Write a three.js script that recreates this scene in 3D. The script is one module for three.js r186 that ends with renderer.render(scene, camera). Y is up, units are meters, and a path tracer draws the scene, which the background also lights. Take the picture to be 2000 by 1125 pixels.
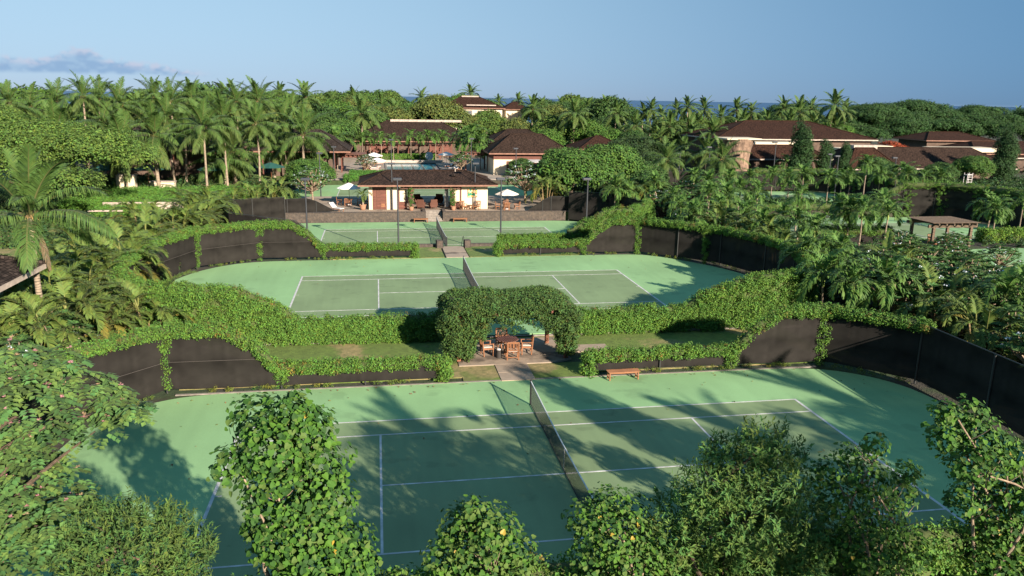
import * as THREE from 'three';
import { mergeGeometries } from 'three/addons/utils/BufferGeometryUtils.js';
import { RoundedBoxGeometry } from 'three/addons/geometries/RoundedBoxGeometry.js';

// ---------- camera, sky, sun, exposure ----------
const scene = new THREE.Scene();
const camera = new THREE.PerspectiveCamera(40.74, 1024 / 576, 0.5, 60000);
camera.position.set(-6.2555, 12.8474, 24.3236);
{
  const yaw = 0.1727, pit = 0.24016, rol = 0.01688;
  const f = new THREE.Vector3(Math.sin(yaw) * Math.cos(pit), -Math.sin(pit), -Math.cos(yaw) * Math.cos(pit));
  const r = new THREE.Vector3(Math.cos(yaw), 0, Math.sin(yaw)), u = r.clone().cross(f);
  camera.up.copy(r.clone().multiplyScalar(-Math.sin(rol)).addScaledVector(u, Math.cos(rol)));
  camera.lookAt(camera.position.clone().add(f));
}
const renderer = new THREE.WebGLRenderer({ antialias: true });
renderer.toneMapping = THREE.LinearToneMapping;
renderer.toneMappingExposure = 2.38;
renderer.shadowMap.enabled = true;
const SUN = new THREE.Vector3(0.417, 0.337, 0.844).normalize();
const sun = new THREE.DirectionalLight(new THREE.Color(1.0, 0.865, 0.74), 5);
sun.position.copy(SUN).multiplyScalar(200).add(new THREE.Vector3(0, 0, -40)); sun.target.position.set(0, 0, -40);
sun.castShadow = true; sun.shadow.mapSize.set(4096, 4096);
Object.assign(sun.shadow.camera, { left: -140, right: 140, top: 140, bottom: -140, near: 1, far: 500 });
scene.add(sun, sun.target);

// hash noise
const hsh = (x, y) => { let h = (Math.imul(x | 0, 374761393) + Math.imul(y | 0, 668265263)) | 0; h = Math.imul(h ^ (h >>> 13), 1274126177); return ((h ^ (h >>> 16)) >>> 0) / 4294967296; };
const vn = (x, y, px = 0, py = 0) => {   // value noise, optionally periodic
  const ix = Math.floor(x), iy = Math.floor(y), fx = x - ix, fy = y - iy, s = fx * fx * (3 - 2 * fx), t = fy * fy * (3 - 2 * fy);
  const m = (a, p) => (p ? ((a % p) + p) % p : a);
  const a = hsh(m(ix, px), m(iy, py)), b = hsh(m(ix + 1, px), m(iy, py)), c = hsh(m(ix, px), m(iy + 1, py)), d = hsh(m(ix + 1, px), m(iy + 1, py));
  return a + (b - a) * s + (c - a) * t + (a - b - c + d) * s * t;
};
const fbm = (x, y, o = 4, p = 0) => { let s = 0, a = 0.5; for (let i = 0; i < o; i++) { s += a * vn(x, y, p, p); x *= 2; y *= 2; p *= 2; a *= 0.5; } return s / (1 - Math.pow(0.5, o)); };
const sm = (a, b, x) => { const t = Math.min(1, Math.max(0, (x - a) / (b - a))); return t * t * (3 - 2 * t); };
{
  // clear air: brighter to the left, deeper overhead and to the right; one low cloud bank
  const W = 4096, H = 2048, D = new Float32Array(W * H * 4), E = 0.425;
  const zen = [0.13, 0.32, 0.575], mid = [0.385, 0.645, 0.92], hor = [0.34, 0.5, 0.71];
  for (let j = 0; j < H; j++) {
    const up = ((j + 0.5) / H - 0.5) * Math.PI, el = up * 180 / Math.PI, e = Math.max(0, el);
    const k1 = 1 - Math.exp(-e / 2.2), k2 = 1 - Math.exp(-e / 20);
    for (let i = 0; i < W; i++) {
      const az = ((i + 0.5) / W - 0.5) * 2 * Math.PI, o = (j * W + i) * 4;
      const l = 0.5 + 0.5 * Math.cos(az + 2.55);
      const s3 = sm(0.3, 0.95, l), k3 = [0.34 + 1.04 * s3, 0.48 + 0.72 * s3, 0.58 + 0.48 * s3];
      for (let c = 0; c < 3; c++) {
        let v = hor[c] + (mid[c] - hor[c]) * k1; v += (zen[c] - mid[c]) * k2;
        D[o + c] = v * E * k3[c];
      }
      // a low flat based cloud bank, 1 to 2.8 degrees up
      const ad = (az + Math.PI / 2) * 180 / Math.PI;
      if (el > 0.5 && el < 4 && ad > -25 && ad < -8) {
        const n = fbm(ad * 1.9 + 7, el * 4.2, 5), n2 = fbm(ad * 3.4 + 40, el * 6.5, 4);
        const puff = (c, w, h) => h * Math.exp(-(((ad - c) / w) ** 2));
        const topE = 1.12 + puff(-22.4, 1.5, 0.8) + puff(-19.6, 1.5, 0.95) + puff(-18.1, 1.1, 1.0) + puff(-16, 1.6, 0.75) + puff(-13.6, 1.4, 0.5) + puff(-11.4, 0.9, 0.22) + (n2 - 0.5) * 0.55;
        const ends = sm(-24.2, -22.6, ad + (n - 0.5)) * (1 - sm(-12.6, -10.2, ad + (n - 0.5) * 2));
        const a = (1 - sm(topE - 0.2, topE + 0.12, el)) * sm(0.95, 1.25, el + (n - 0.5) * 0.22) * ends * (0.6 + 0.4 * sm(0.3, 0.6, n));
        const lit = sm(topE - 0.55, topE - 0.1, el + (n2 - 0.5) * 0.8) * sm(0.42, 0.6, n2 + 0.12 * n);
        const cc = [0.27 + 0.28 * lit, 0.43 + 0.17 * lit, 0.66 + 0.09 * lit];
        for (let c = 0; c < 3; c++) D[o + c] += (cc[c] * E - D[o + c]) * a * 0.88;
      }
      D[o + 3] = 1;
    }
  }
  const t = new THREE.DataTexture(D, W, H, THREE.RGBAFormat, THREE.FloatType);
  t.mapping = THREE.EquirectangularReflectionMapping; t.magFilter = THREE.LinearFilter; t.needsUpdate = true;
  scene.background = t; scene.environment = t;
}

// ---------- helpers ----------
const rng = (s) => () => { s = (s + 0x6d2b79f5) | 0; let t = Math.imul(s ^ (s >>> 15), 1 | s); t = (t + Math.imul(t ^ (t >>> 7), 61 | t)) ^ t; return ((t ^ (t >>> 14)) >>> 0) / 4294967296; };
const V = (x, y, z) => new THREE.Vector3(x, y, z);
const TAU = Math.PI * 2;
const taken = new Map();
function numbered(n) { const k = taken.get(n) ?? 0; taken.set(n, k + 1); return k ? n + '_' + String(k).padStart(3, '0') : n; }
function shade(o) { o.castShadow = true; o.receiveShadow = true; return o; }
function thing(name, label, category, pos = [0, 0, 0], turn = 0, group) {
  const o = new THREE.Group(); o.name = numbered(name); o.position.set(...pos); o.rotation.y = turn;
  o.userData = { label, category }; if (group) o.userData.group = group; scene.add(o); return o;
}
function structure(name) { const o = new THREE.Group(); o.name = numbered(name); o.userData = { kind: 'structure' }; scene.add(o); return o; }
function part(name, geo, mat, parent, pos, turn) {
  const o = shade(new THREE.Mesh(Array.isArray(geo) ? merge(geo) : geo, mat)); o.name = name;
  if (pos) o.position.set(...pos); if (turn) o.rotation.y = turn; parent.add(o); return o;
}
function copyOf(src, label, pos, turn = 0, scale = 1, group) {
  const c = src.clone(); c.name = numbered(src.userData.kindName); c.userData = { label, category: src.userData.category }; if (group) c.userData.group = group;
  c.position.set(...pos); c.rotation.y = turn; c.scale.setScalar(scale); scene.add(c); return c;
}
// a prototype that is not in the scene itself
function proto(kindName, category) { const o = new THREE.Group(); o.userData = { kindName, category }; return o; }
function merge(list) {
  for (const g of list) { for (const k of Object.keys(g.attributes)) if (!['position', 'normal', 'uv'].includes(k)) g.deleteAttribute(k); }
  const l = list.map((g) => (g.index ? g.toNonIndexed() : g));
  return l.length === 1 ? l[0] : mergeGeometries(l);
}
function uvBox(g, s = 1) {   // uv in metres, by the main direction of the face
  if (g.index) g = g.toNonIndexed();
  const p = g.attributes.position, n = g.attributes.normal, uv = new Float32Array(p.count * 2);
  for (let i = 0; i < p.count; i++) {
    const ax = Math.abs(n.getX(i)), ay = Math.abs(n.getY(i)), az = Math.abs(n.getZ(i));
    let u, v; if (ay > ax && ay > az) { u = p.getX(i); v = p.getZ(i); } else if (ax > az) { u = p.getZ(i); v = p.getY(i); } else { u = p.getX(i); v = p.getY(i); }
    uv[i * 2] = u * s; uv[i * 2 + 1] = v * s;
  }
  g.setAttribute('uv', new THREE.BufferAttribute(uv, 2)); return g;
}
const box = (w, h, d, x = 0, y = 0, z = 0, ry = 0, rz = 0, rx = 0) => { const g = new THREE.BoxGeometry(w, h, d); if (rx) g.rotateX(rx); if (rz) g.rotateZ(rz); if (ry) g.rotateY(ry); g.translate(x, y, z); return uvBox(g); };
const rbox = (w, h, d, x = 0, y = 0, z = 0, ry = 0, rz = 0, rx = 0, r = 0.012) => { const g = new RoundedBoxGeometry(w, h, d, 1, Math.min(r, w / 2.2, h / 2.2, d / 2.2)); if (rx) g.rotateX(rx); if (rz) g.rotateZ(rz); if (ry) g.rotateY(ry); g.translate(x, y, z); return uvBox(g); };
const cyl = (r0, r1, h, x = 0, y = 0, z = 0, n = 10) => { const g = new THREE.CylinderGeometry(r0, r1, h, n); g.translate(x, y, z); return g.toNonIndexed(); };
function tube(pts, rad, n = 7, cap = true) {
  const P = [], U = [], I = [], m = pts.length; let d = 0;
  const A = V(), B = V(), T = V();
  for (let i = 0; i < m; i++) {
    T.subVectors(pts[Math.min(m - 1, i + 1)], pts[Math.max(0, i - 1)]).normalize();
    if (i) d += pts[i].distanceTo(pts[i - 1]);
    A.set(0, 0, 1); if (Math.abs(T.z) > 0.9) A.set(1, 0, 0); B.crossVectors(T, A).normalize(); A.crossVectors(B, T);
    const r = Array.isArray(rad) ? rad[i] : rad;
    for (let k = 0; k <= n; k++) { const a = k / n * TAU; P.push(pts[i].x + (A.x * Math.cos(a) + B.x * Math.sin(a)) * r, pts[i].y + (A.y * Math.cos(a) + B.y * Math.sin(a)) * r, pts[i].z + (A.z * Math.cos(a) + B.z * Math.sin(a)) * r); U.push(k / n, d); }
  }
  const w = n + 1;
  for (let i = 0; i < m - 1; i++) for (let k = 0; k < n; k++) { const a = i * w + k; I.push(a, a + 1, a + w, a + 1, a + w + 1, a + w); }
  if (cap) { const a = (m - 1) * w; for (let k = 1; k < n - 1; k++) I.push(a, a + k, a + k + 1); }
  const g = new THREE.BufferGeometry(); g.setAttribute('position', new THREE.Float32BufferAttribute(P, 3)); g.setAttribute('uv', new THREE.Float32BufferAttribute(U, 2)); g.setIndex(I); g.computeVertexNormals(); return g;
}
class GB {   // loose coloured faces (leaves)
  constructor() { this.p = []; this.c = []; this.i = []; this.n = 0; }
  v(x, y, z, c) { this.p.push(x, y, z); this.c.push(c[0], c[1], c[2]); return this.n++; }
  t(a, b, c) { this.i.push(a, b, c); }
  geo() { const g = new THREE.BufferGeometry(); g.setAttribute('position', new THREE.Float32BufferAttribute(this.p, 3)); g.setAttribute('color', new THREE.Float32BufferAttribute(this.c, 3)); g.setIndex(this.i); return g; }
}
function tex(w, h, fn, srgb = true) {   // fn(u, v) in 0..1 -> [r, g, b] 0..1 (as seen)
  const d = new Uint8Array(w * h * 4);
  for (let j = 0; j < h; j++) for (let i = 0; i < w; i++) { const c = fn(i / w, j / h), o = (j * w + i) * 4; d[o] = c[0] * 255; d[o + 1] = c[1] * 255; d[o + 2] = c[2] * 255; d[o + 3] = 255; }
  const t = new THREE.DataTexture(d, w, h); t.wrapS = t.wrapT = THREE.RepeatWrapping; t.magFilter = THREE.LinearFilter; t.minFilter = THREE.LinearMipmapLinearFilter; if (srgb) t.colorSpace = THREE.SRGBColorSpace; t.needsUpdate = true; return t;
}
const rep = (t, sx, sy = sx) => { const c = t.clone(); c.repeat.set(sx, sy); c.needsUpdate = true; return c; };
const lin = (r, g, b) => new THREE.Color().setRGB(r, g, b);
const std = (c, rough = 0.8, more = {}) => new THREE.MeshStandardMaterial({ color: Array.isArray(c) ? lin(...c) : c, roughness: rough, ...more });
const clamp01 = (x) => Math.min(1, Math.max(0, x));
const enc = (c) => c.map((x) => Math.pow(clamp01(x), 1 / 2.2));   // linear -> texture value

// ---------- materials ----------
const noiseT = tex(512, 512, (u, v) => { const n = 0.72 + 0.28 * fbm(u * 8, v * 8, 6, 8), k = n - 0.06 * hsh(u * 512, v * 512); return [k, k, k]; });
const grainT = tex(256, 256, (u, v) => { const n = 0.5 + 0.5 * fbm(u * 32, v * 32, 4, 32); return [n, n, n]; }, false);
const woodT = tex(256, 256, (u, v) => { const n = fbm(u * 3 + 0.4 * vn(u * 6, v * 4, 6, 4), v * 40, 4), k = 0.62 + 0.5 * n * (0.6 + 0.4 * vn(u * 2, v * 8, 2, 8)); return [clamp01(k), clamp01(k * 0.98), clamp01(k * 0.95)]; });
const courtTex = (seed) => tex(1024, 512, (u, v) => {
  const big = fbm(u * 6 + seed, v * 3 + seed, 5), fine = hsh(u * 1024 + seed, v * 512), str = vn(u * 90 + seed, v * 4), scuff = sm(0.66, 0.8, fbm(u * 22 + seed * 3, v * 14, 5));
  const k = 0.86 + 0.17 * big + 0.035 * (fine - 0.5) + 0.035 * (str - 0.5) - 0.06 * scuff; return [clamp01(k), clamp01(k), clamp01(k * 0.99 + 0.01 * big)];
});
const courtT = courtTex(3), M = {};
M.apron = std([0.268, 0.475, 0.212], 0.85, { map: rep(courtT, 1 / 30, 1 / 15), bumpMap: rep(grainT, 1), bumpScale: 0.003 });
M.play = std([0.205, 0.295, 0.138], 0.85, { map: rep(courtT, 1 / 17, 1 / 8.5), bumpMap: rep(grainT, 1), bumpScale: 0.003 });
M.line = std([0.82, 0.81, 0.78], 0.8, { map: rep(noiseT, 0.6) });
M.concrete = std([0.45, 0.37, 0.28], 0.9, { map: rep(tex(512, 512, (u, v) => { const s = sm(0.5, 0.75, fbm(u * 5 + 9, v * 5, 5, 5)), k = 0.95 - 0.3 * s - 0.12 * fbm(u * 20, v * 20, 4, 20) - 0.06 * hsh(u * 512, v * 512); return [k, k * 0.985, k * 0.97]; }), 0.22), bumpMap: rep(grainT, 0.8), bumpScale: 0.006 });
M.kerb = std([0.34, 0.3, 0.25], 0.9, { map: rep(noiseT, 0.8) });
M.post = std([0.035, 0.037, 0.035], 0.6, { metalness: 0.2 });
M.screen = new THREE.MeshPhysicalMaterial({ color: lin(0.032, 0.03, 0.0275), roughness: 0.95, specularIntensity: 0.2, transparent: true, opacity: 0.98, side: THREE.DoubleSide, map: rep(tex(256, 256, (u, v) => { const k = 0.62 + 0.42 * fbm(u * 4, v * 6, 5, 2) + 0.1 * (vn(u * 20, v * 2, 20, 2) - 0.5); return [k, k * 0.99, k * 0.97]; }), 0.25) });
M.seam = std([0.09, 0.08, 0.07], 0.9);
M.grass = std([1, 1, 1], 0.95, { map: rep(tex(1024, 1024, (u, v) => {
  const dry = sm(0.46, 0.68, fbm(u * 7 + 3, v * 7 + 1, 5, 7)), blade = hsh(u * 1024, v * 1024), n = fbm(u * 60, v * 60, 3, 60);
  const g = [0.13, 0.195, 0.03], d = [0.33, 0.25, 0.11], k = 0.6 + 0.55 * n + 0.35 * (blade - 0.5); return enc(g.map((x, i) => (x + (d[i] - x) * dry * (0.55 + 0.45 * n)) * k));
}), 0.09), bumpMap: rep(grainT, 1.5), bumpScale: 0.03 });
M.soil = std([1, 1, 1], 0.95, { map: rep(tex(1024, 1024, (u, v) => {
  const a = sm(0.35, 0.65, fbm(u * 12 + 3, v * 12 + 1, 5, 12)), k = 0.55 + 0.6 * fbm(u * 90, v * 90, 3, 90) + 0.3 * (hsh(u * 1024, v * 1024) - 0.5);
  const s = [0.05, 0.042, 0.026], g = [0.035, 0.062, 0.014]; return enc(s.map((x, i) => (x + (g[i] - x) * a) * k));
}), 0.05), bumpMap: rep(grainT, 0.5), bumpScale: 0.08 });
M.lava = std([1, 1, 1], 0.95, { map: rep(tex(1024, 256, (u, v) => {
  // worn lava rock face: fine dark pits with paler scars
  const n = fbm(u * 80, v * 20, 5), cr = sm(0.42, 0.5, n) * (1 - sm(0.5, 0.58, n)), p = fbm(u * 36 + 9, v * 9, 4), warm = vn(u * 44, v * 11), k = 0.6 + 0.7 * p - 0.25 * cr;
  return enc([0.07 * k + 0.04 * warm * warm, 0.056 * k + 0.026 * warm * warm, 0.045 * k + 0.015 * warm * warm]);
}), 1 / 8, 1 / 2), bumpMap: rep(tex(512, 128, (u, v) => { const n = fbm(u * 60, v * 15, 4); return [n, n, n]; }, false), 1 / 8, 1 / 2), bumpScale: 0.06 });
M.teak = std([0.36, 0.16, 0.07], 0.6, { map: rep(woodT, 0.7, 0.7) });
M.teakDark = std([0.2, 0.085, 0.055], 0.55, { map: rep(woodT, 0.7, 0.7) });
M.redwood = std([0.19, 0.07, 0.045], 0.75, { map: rep(woodT, 0.5, 0.5) });
M.fascia = std([0.34, 0.17, 0.11], 0.75, { map: rep(noiseT, 0.5) });
M.trim = std([0.62, 0.52, 0.42], 0.8, { map: rep(noiseT, 0.5) });
M.cream = std([0.66, 0.575, 0.42], 0.9, { map: rep(tex(256, 256, (u, v) => { const k = 0.93 + 0.07 * fbm(u * 3, v * 3, 5, 3); return [k, k * 0.995, k * 0.985]; }), 0.15) });
M.cushion = std([0.72, 0.66, 0.56], 0.9, { map: rep(noiseT, 1.2) });
M.white = std([0.78, 0.75, 0.7], 0.85, { map: rep(noiseT, 0.7) });
M.black = std([0.02, 0.02, 0.02], 0.6);
M.dark = std([0.03, 0.026, 0.022], 0.8);
M.poleGrey = std([0.045, 0.05, 0.055], 0.5, { metalness: 0.3 });
M.lampGlass = std([0.12, 0.13, 0.14], 0.3);
M.net = std([0.02, 0.024, 0.022], 0.8);
M.tape = std([0.6, 0.6, 0.58], 0.8);
M.terra = std([0.55, 0.29, 0.17], 0.85, { map: rep(noiseT, 1) });
M.wicker = std([0.13, 0.05, 0.028], 0.8, { map: rep(grainT, 6) });
M.teal = std([0.01, 0.075, 0.06], 0.85);
const shingle = (c) => new THREE.MeshPhysicalMaterial({ color: lin(...c), roughness: 1, specularIntensity: 0.25, map: rep(tex(512, 512, (u, v) => {
  // weathered wood shakes: rows of short boards of uneven tone, too small to tell apart
  const row = Math.floor(v * 24), x = u * 36 + hsh(row, 7) * 5, b = hsh(Math.floor(x), row), f = v * 24 - row, gap = (x - Math.floor(x)) < 0.07 ? 0.6 : 1, k = (0.5 + 0.5 * b) * gap * (f < 0.12 ? 0.62 : 1) * (0.8 + 0.3 * fbm(u * 14, v * 14, 4));
  return [clamp01(k), clamp01(k * 0.97), clamp01(k * 0.94)];
}), 1 / 4, 1 / 4), bumpMap: rep(tex(256, 256, (u, v) => { const row = Math.floor(v * 24), f = v * 24 - row, b = hsh(Math.floor(u * 36 + hsh(row, 7) * 5), row), k = 0.3 + 0.4 * (1 - f) + 0.3 * b; return [k, k, k]; }, false), 1 / 4, 1 / 4), bumpScale: 0.05 });
M.roof = shingle([0.082, 0.055, 0.042]);
M.roofRed = shingle([0.085, 0.044, 0.03]);
M.roofGrey = shingle([0.085, 0.07, 0.062]);
M.bark = std([0.16, 0.12, 0.085], 0.95, { map: rep(tex(256, 512, (u, v) => { const k = 0.55 + 0.6 * fbm(u * 6, v * 24, 5); return [clamp01(k), clamp01(k * 0.97), clamp01(k * 0.93)]; }), 1, 0.6), bumpMap: rep(grainT, 1, 0.5), bumpScale: 0.03 });
M.barkPale = std([0.36, 0.29, 0.21], 0.95, { map: M.bark.map });
M.barkRed = std([0.27, 0.12, 0.07], 0.95, { map: M.bark.map });
M.palmBark = std([0.5, 0.42, 0.33], 0.95, { map: rep(tex(64, 512, (u, v) => { const r = v * 36 + 0.5 * vn(u * 6, v * 30, 6, 30), f = r - Math.floor(r), k = (f < 0.25 ? 0.55 : 0.88) * (0.75 + 0.35 * fbm(u * 5 + 3, v * 30, 4)); return [clamp01(k), clamp01(k * 0.97), clamp01(k * 0.92)]; }), 1, 0.22), bumpMap: rep(grainT, 1), bumpScale: 0.02 });
const leafM = (t = 0.4, rough = 0.85) => new THREE.MeshPhysicalMaterial({ color: lin(0.76, 0.86, 1), vertexColors: true, roughness: rough, specularIntensity: 0.5, transmission: t, thickness: 0, side: THREE.DoubleSide });
M.leaf = leafM(0.35, 0.8);
M.palmLeaf = leafM(0.35, 0.7);
// ---------- the ground, sea and courts ----------
const SUNK = [[-24, 68, -63.72, -43.2, -1.03], [24, 68, -92, -70, -1.03], [-19, 19, -99, -79, -0.68], [-0.98, 0.95, -65.35, -63.7, -1.03], [-4.6, 5, -131.1, -111, -0.9]];
const groundY = (x, z) => { for (const [a, b, c, d, y] of SUNK) if (x > a && x < b && z > c && z < d) return y; return z < -330 ? -7.5 : -0.03; };
{
  const xs = new Set([-420, -300, -200, -120, -70, -40, -12, 0, 12, 40, 90, 120, 170, 240, 340, 470]), zs = new Set([60, 30, 10, -20, -36, -55, -110, -130, -160, -200, -260, -329.9, -330.1, -360]);
  for (const [a, b, c, d] of SUNK) { for (const x of [a, b]) xs.add(x - 0.01).add(x + 0.01); for (const z of [c, d]) zs.add(z - 0.01).add(z + 0.01); }
  const X = [...xs].sort((a, b) => a - b), Z = [...zs].sort((a, b) => a - b), P = [], U = [], I = [];
  for (const z of Z) for (const x of X) { P.push(x, groundY(x, z), z); U.push(x, z); }
  for (let j = 0; j < Z.length - 1; j++) for (let i = 0; i < X.length - 1; i++) { const a = j * X.length + i, b = a + X.length; I.push(a, b, a + 1, b, b + 1, a + 1); }
  let g = new THREE.BufferGeometry(); g.setAttribute('position', new THREE.Float32BufferAttribute(P, 3)); g.setAttribute('uv', new THREE.Float32BufferAttribute(U, 2)); g.setIndex(I); g = g.toNonIndexed(); g.computeVertexNormals();
  const o = part('ground', g, M.soil, scene); o.userData = { kind: 'structure' };
  const s = part('sea', new THREE.PlaneGeometry(60000, 40000).rotateX(-Math.PI / 2).translate(0, -7, -20300),
    std([0.035, 0.09, 0.18], 0.45, { bumpMap: rep(noiseT, 1500, 1000), bumpScale: 1.2 }), scene); s.userData = { kind: 'structure' };
}
const sheet = (pts, y, th = 0.05) => { const s = new THREE.Shape(pts.map(([x, z]) => new THREE.Vector2(x, -z))); const g = new THREE.ExtrudeGeometry(s, { depth: th, bevelEnabled: false, curveSegments: 4 }); g.rotateX(-Math.PI / 2); g.translate(0, y - th, 0); return uvBox(g); };
const rect = (x0, x1, z0, z1) => [[x0, z0], [x1, z0], [x1, z1], [x0, z1]];
function smooth(pts, n = 3) {   // chaikin corner cutting of a closed outline
  for (let k = 0; k < n; k++) { const q = []; pts.forEach((p, i) => { const r = pts[(i + 1) % pts.length], d = Math.hypot(r[0] - p[0], r[1] - p[1]), f = Math.min(0.25, 1.2 / d); q.push([p[0] + (r[0] - p[0]) * f, p[1] + (r[1] - p[1]) * f], [r[0] + (p[0] - r[0]) * f, r[1] + (p[1] - r[1]) * f]); }); pts = q; } return pts;
}
function court(cx, y, cz, outline) {
  const c = structure('tennis_court'); c.position.set(cx, y, cz);
  part('apron', sheet(smooth(outline), 0.004, 0.06), M.apron, c);
  part('playing_surface', sheet(rect(-11.885, 11.885, -5.485, 5.485), 0.009, 0.004), M.play, c);
  const l = (x0, x1, z0, z1) => part('line', sheet(rect(x0, x1, z0, z1), 0.014, 0.004), M.line, c);
  for (const s of [-1, 1]) {
    l(-11.885, 11.885, s * 5.485 - 0.036, s * 5.485 + 0.036); l(-11.775, 11.775, s * 4.115 - 0.036, s * 4.115 + 0.036);
    l(s * 11.83 - 0.055, s * 11.83 + 0.055, -5.449, 5.449); l(s * 6.4 - 0.04, s * 6.4 + 0.04, -4.079, 4.079);
    l(s * 11.66 - 0.1, s * 11.66 + 0.1, -0.03, 0.03);
  }
  l(-6.358, 6.358, -0.036, 0.036);
  return c;
}
const OUT = [[-15.4, -9.4], [15.4, -9.4], [18.25, -6.5], [18.25, 9.6], [-18.1, 9.6], [-18.1, -6.3]];
const OUTM = [[-16.3, -11.2], [16.2, -11.5], [20.1, -6.3], [21.6, -2], [21.8, 2], [20, 7], [15.4, 10.2], [-15.4, 10.2], [-19, 8], [-21, 4], [-21, -4], [-19.4, -8.6]];
const OUTF = [[-15.5, -10.05], [15.5, -10.05], [19, -7], [20.5, -2], [20.5, 2], [19, 6.4], [15.4, 9.6], [-15.4, 9.6], [-19, 6.4], [-20.5, 2], [-20.5, -2], [-19, -7]];
court(0, 0, 0, OUT);
court(0, 0.02, -26.757, OUTM);
court(-0.05, -0.98, -53.39, OUTF);
court(0, -0.62, -89, OUTF.map(([x, z]) => [x * 0.9, z * 0.95]));
court(63, 0, -26.757, OUTM);
court(45.5, -0.98, -53.39, OUTF);
court(45.5, -0.98, -81, OUTF);

// lawns, paths and patio between the near and the middle court
{
  const lawn = structure('lawn');
  for (const [x0, x1, z0, z1] of [[-15.2, -2.55, -16.2, -10.1], [4.0, 17, -16.2, -10.1], [-2.55, 4.0, -11.58, -9.46], [-2.55, 4.0, -16.2, -15.75]])
    part('turf', sheet(rect(x0, x1, z0, z1), 0.012, 0.05), M.grass, lawn);
  for (const [x0, x1] of [[-10, -1], [1.1, 10.4]]) part('turf', sheet(rect(x0, x1, -42.9, -38.3), 0.012, 0.05), M.grass, lawn);
  part('turf', sheet(rect(-75, -21.5, -62, -36), 0.0, 0.02), M.grass, lawn);
  part('turf', sheet(rect(-75, -21.5, -110, -63), 0.0, 0.02), M.grass, lawn);
  const p = structure('patio');
  part('slab', sheet([[-2.55, -15.7], [3.1, -15.7], [3.1, -14.2], [5.6, -14.2], [5.6, -13.1], [3.2, -13.1], [3.2, -12.05], [2.1, -11.6], [-2.55, -11.6]], 0.05, 0.1), M.concrete, p);
  part('slab', sheet(rect(-0.79, 0.82, -11.59, -10.45), 0.044, 0.1), M.concrete, p);
  part('slab', sheet(rect(-0.79, 0.82, -10.43, -9.36), 0.04, 0.1), M.concrete, p);
  const q = structure('path');
  part('slab', sheet(rect(-0.85, 1.0, -42.9, -40.4), 0.05, 0.1), M.concrete, q);
  part('slab', sheet(rect(-0.85, 1.0, -40.38, -38.2), 0.046, 0.1), M.concrete, q);
  const k = structure('kerb');
  part('edging', [box(13, 0.16, 0.14, -9.2, 0.03, -16.18), box(14, 0.16, 0.14, 11.3, 0.03, -16.18), box(6.6, 0.1, 0.14, 0.7, 0.03, -16.12)], M.kerb, k);
  for (const [a, b] of [[-15.2, -0.8], [0.84, 15.2]]) part('edging', box(b - a, 0.05, 0.12, (a + b) / 2, 0.0, -9.46), M.kerb, k);
}

// ---------- fences with windscreens and vines ----------
const GREEN = [0.16, 0.285, 0.032];
const vary = (r, c, a = 0.35, yel = 0.2) => { const k = 1 + (r() - 0.5) * 2 * a, y = (r() - 0.5) * 2 * yel; return [c[0] * k * (1 + y), c[1] * k, c[2] * k * (1 - y * 0.6)]; };
// a folded leaf: base b, direction d, side s, up u
function leaf(gb, b, d, s, u, L, W, c, curl = 0.12) {
  const m = 0.45 * L, a0 = gb.v(b.x, b.y, b.z, c), a1 = gb.v(b.x + d.x * m + s.x * W / 2 + u.x * W * curl, b.y + d.y * m + s.y * W / 2 + u.y * W * curl, b.z + d.z * m + s.z * W / 2 + u.z * W * curl, c),
    a2 = gb.v(b.x + d.x * L - u.x * L * curl, b.y + d.y * L - u.y * L * curl, b.z + d.z * L - u.z * L * curl, c), a3 = gb.v(b.x + d.x * m - s.x * W / 2 + u.x * W * curl, b.y + d.y * m - s.y * W / 2 + u.y * W * curl, b.z + d.z * m - s.z * W / 2 + u.z * W * curl, c);
  gb.t(a0, a1, a2); gb.t(a0, a2, a3);
}
const rdir = (r, out) => { const z = r() * 2 - 1, a = r() * TAU, q = Math.sqrt(1 - z * z); return (out ?? V()).set(q * Math.cos(a), z, q * Math.sin(a)); };
function clump(seed, n, R, L, W, col, a = 0.4, yel = 0.25) {
  const r = rng(seed), gb = new GB(), p = V(), u = V(), d = V(), s = V();
  for (let i = 0; i < n; i++) {
    rdir(r, p).multiplyScalar(R * Math.cbrt(r())); rdir(r, u).multiplyScalar(0.75).addScaledVector(p, 1.2 / R); u.y += 0.35; u.normalize();
    rdir(r, d); d.addScaledVector(u, -d.dot(u)).normalize(); s.crossVectors(d, u);
    const k = 0.7 + 0.6 * r(); leaf(gb, p, d, s, u, L * k, W * k, vary(r, col, a, yel));
  }
  return gb.geo();
}
const VC = [clump(11, 46, 0.2, 0.076, 0.06, GREEN), clump(12, 46, 0.2, 0.076, 0.06, GREEN)];
M.core = std([0.085, 0.115, 0.03], 0.95, { map: rep(noiseT, 2) });
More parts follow.
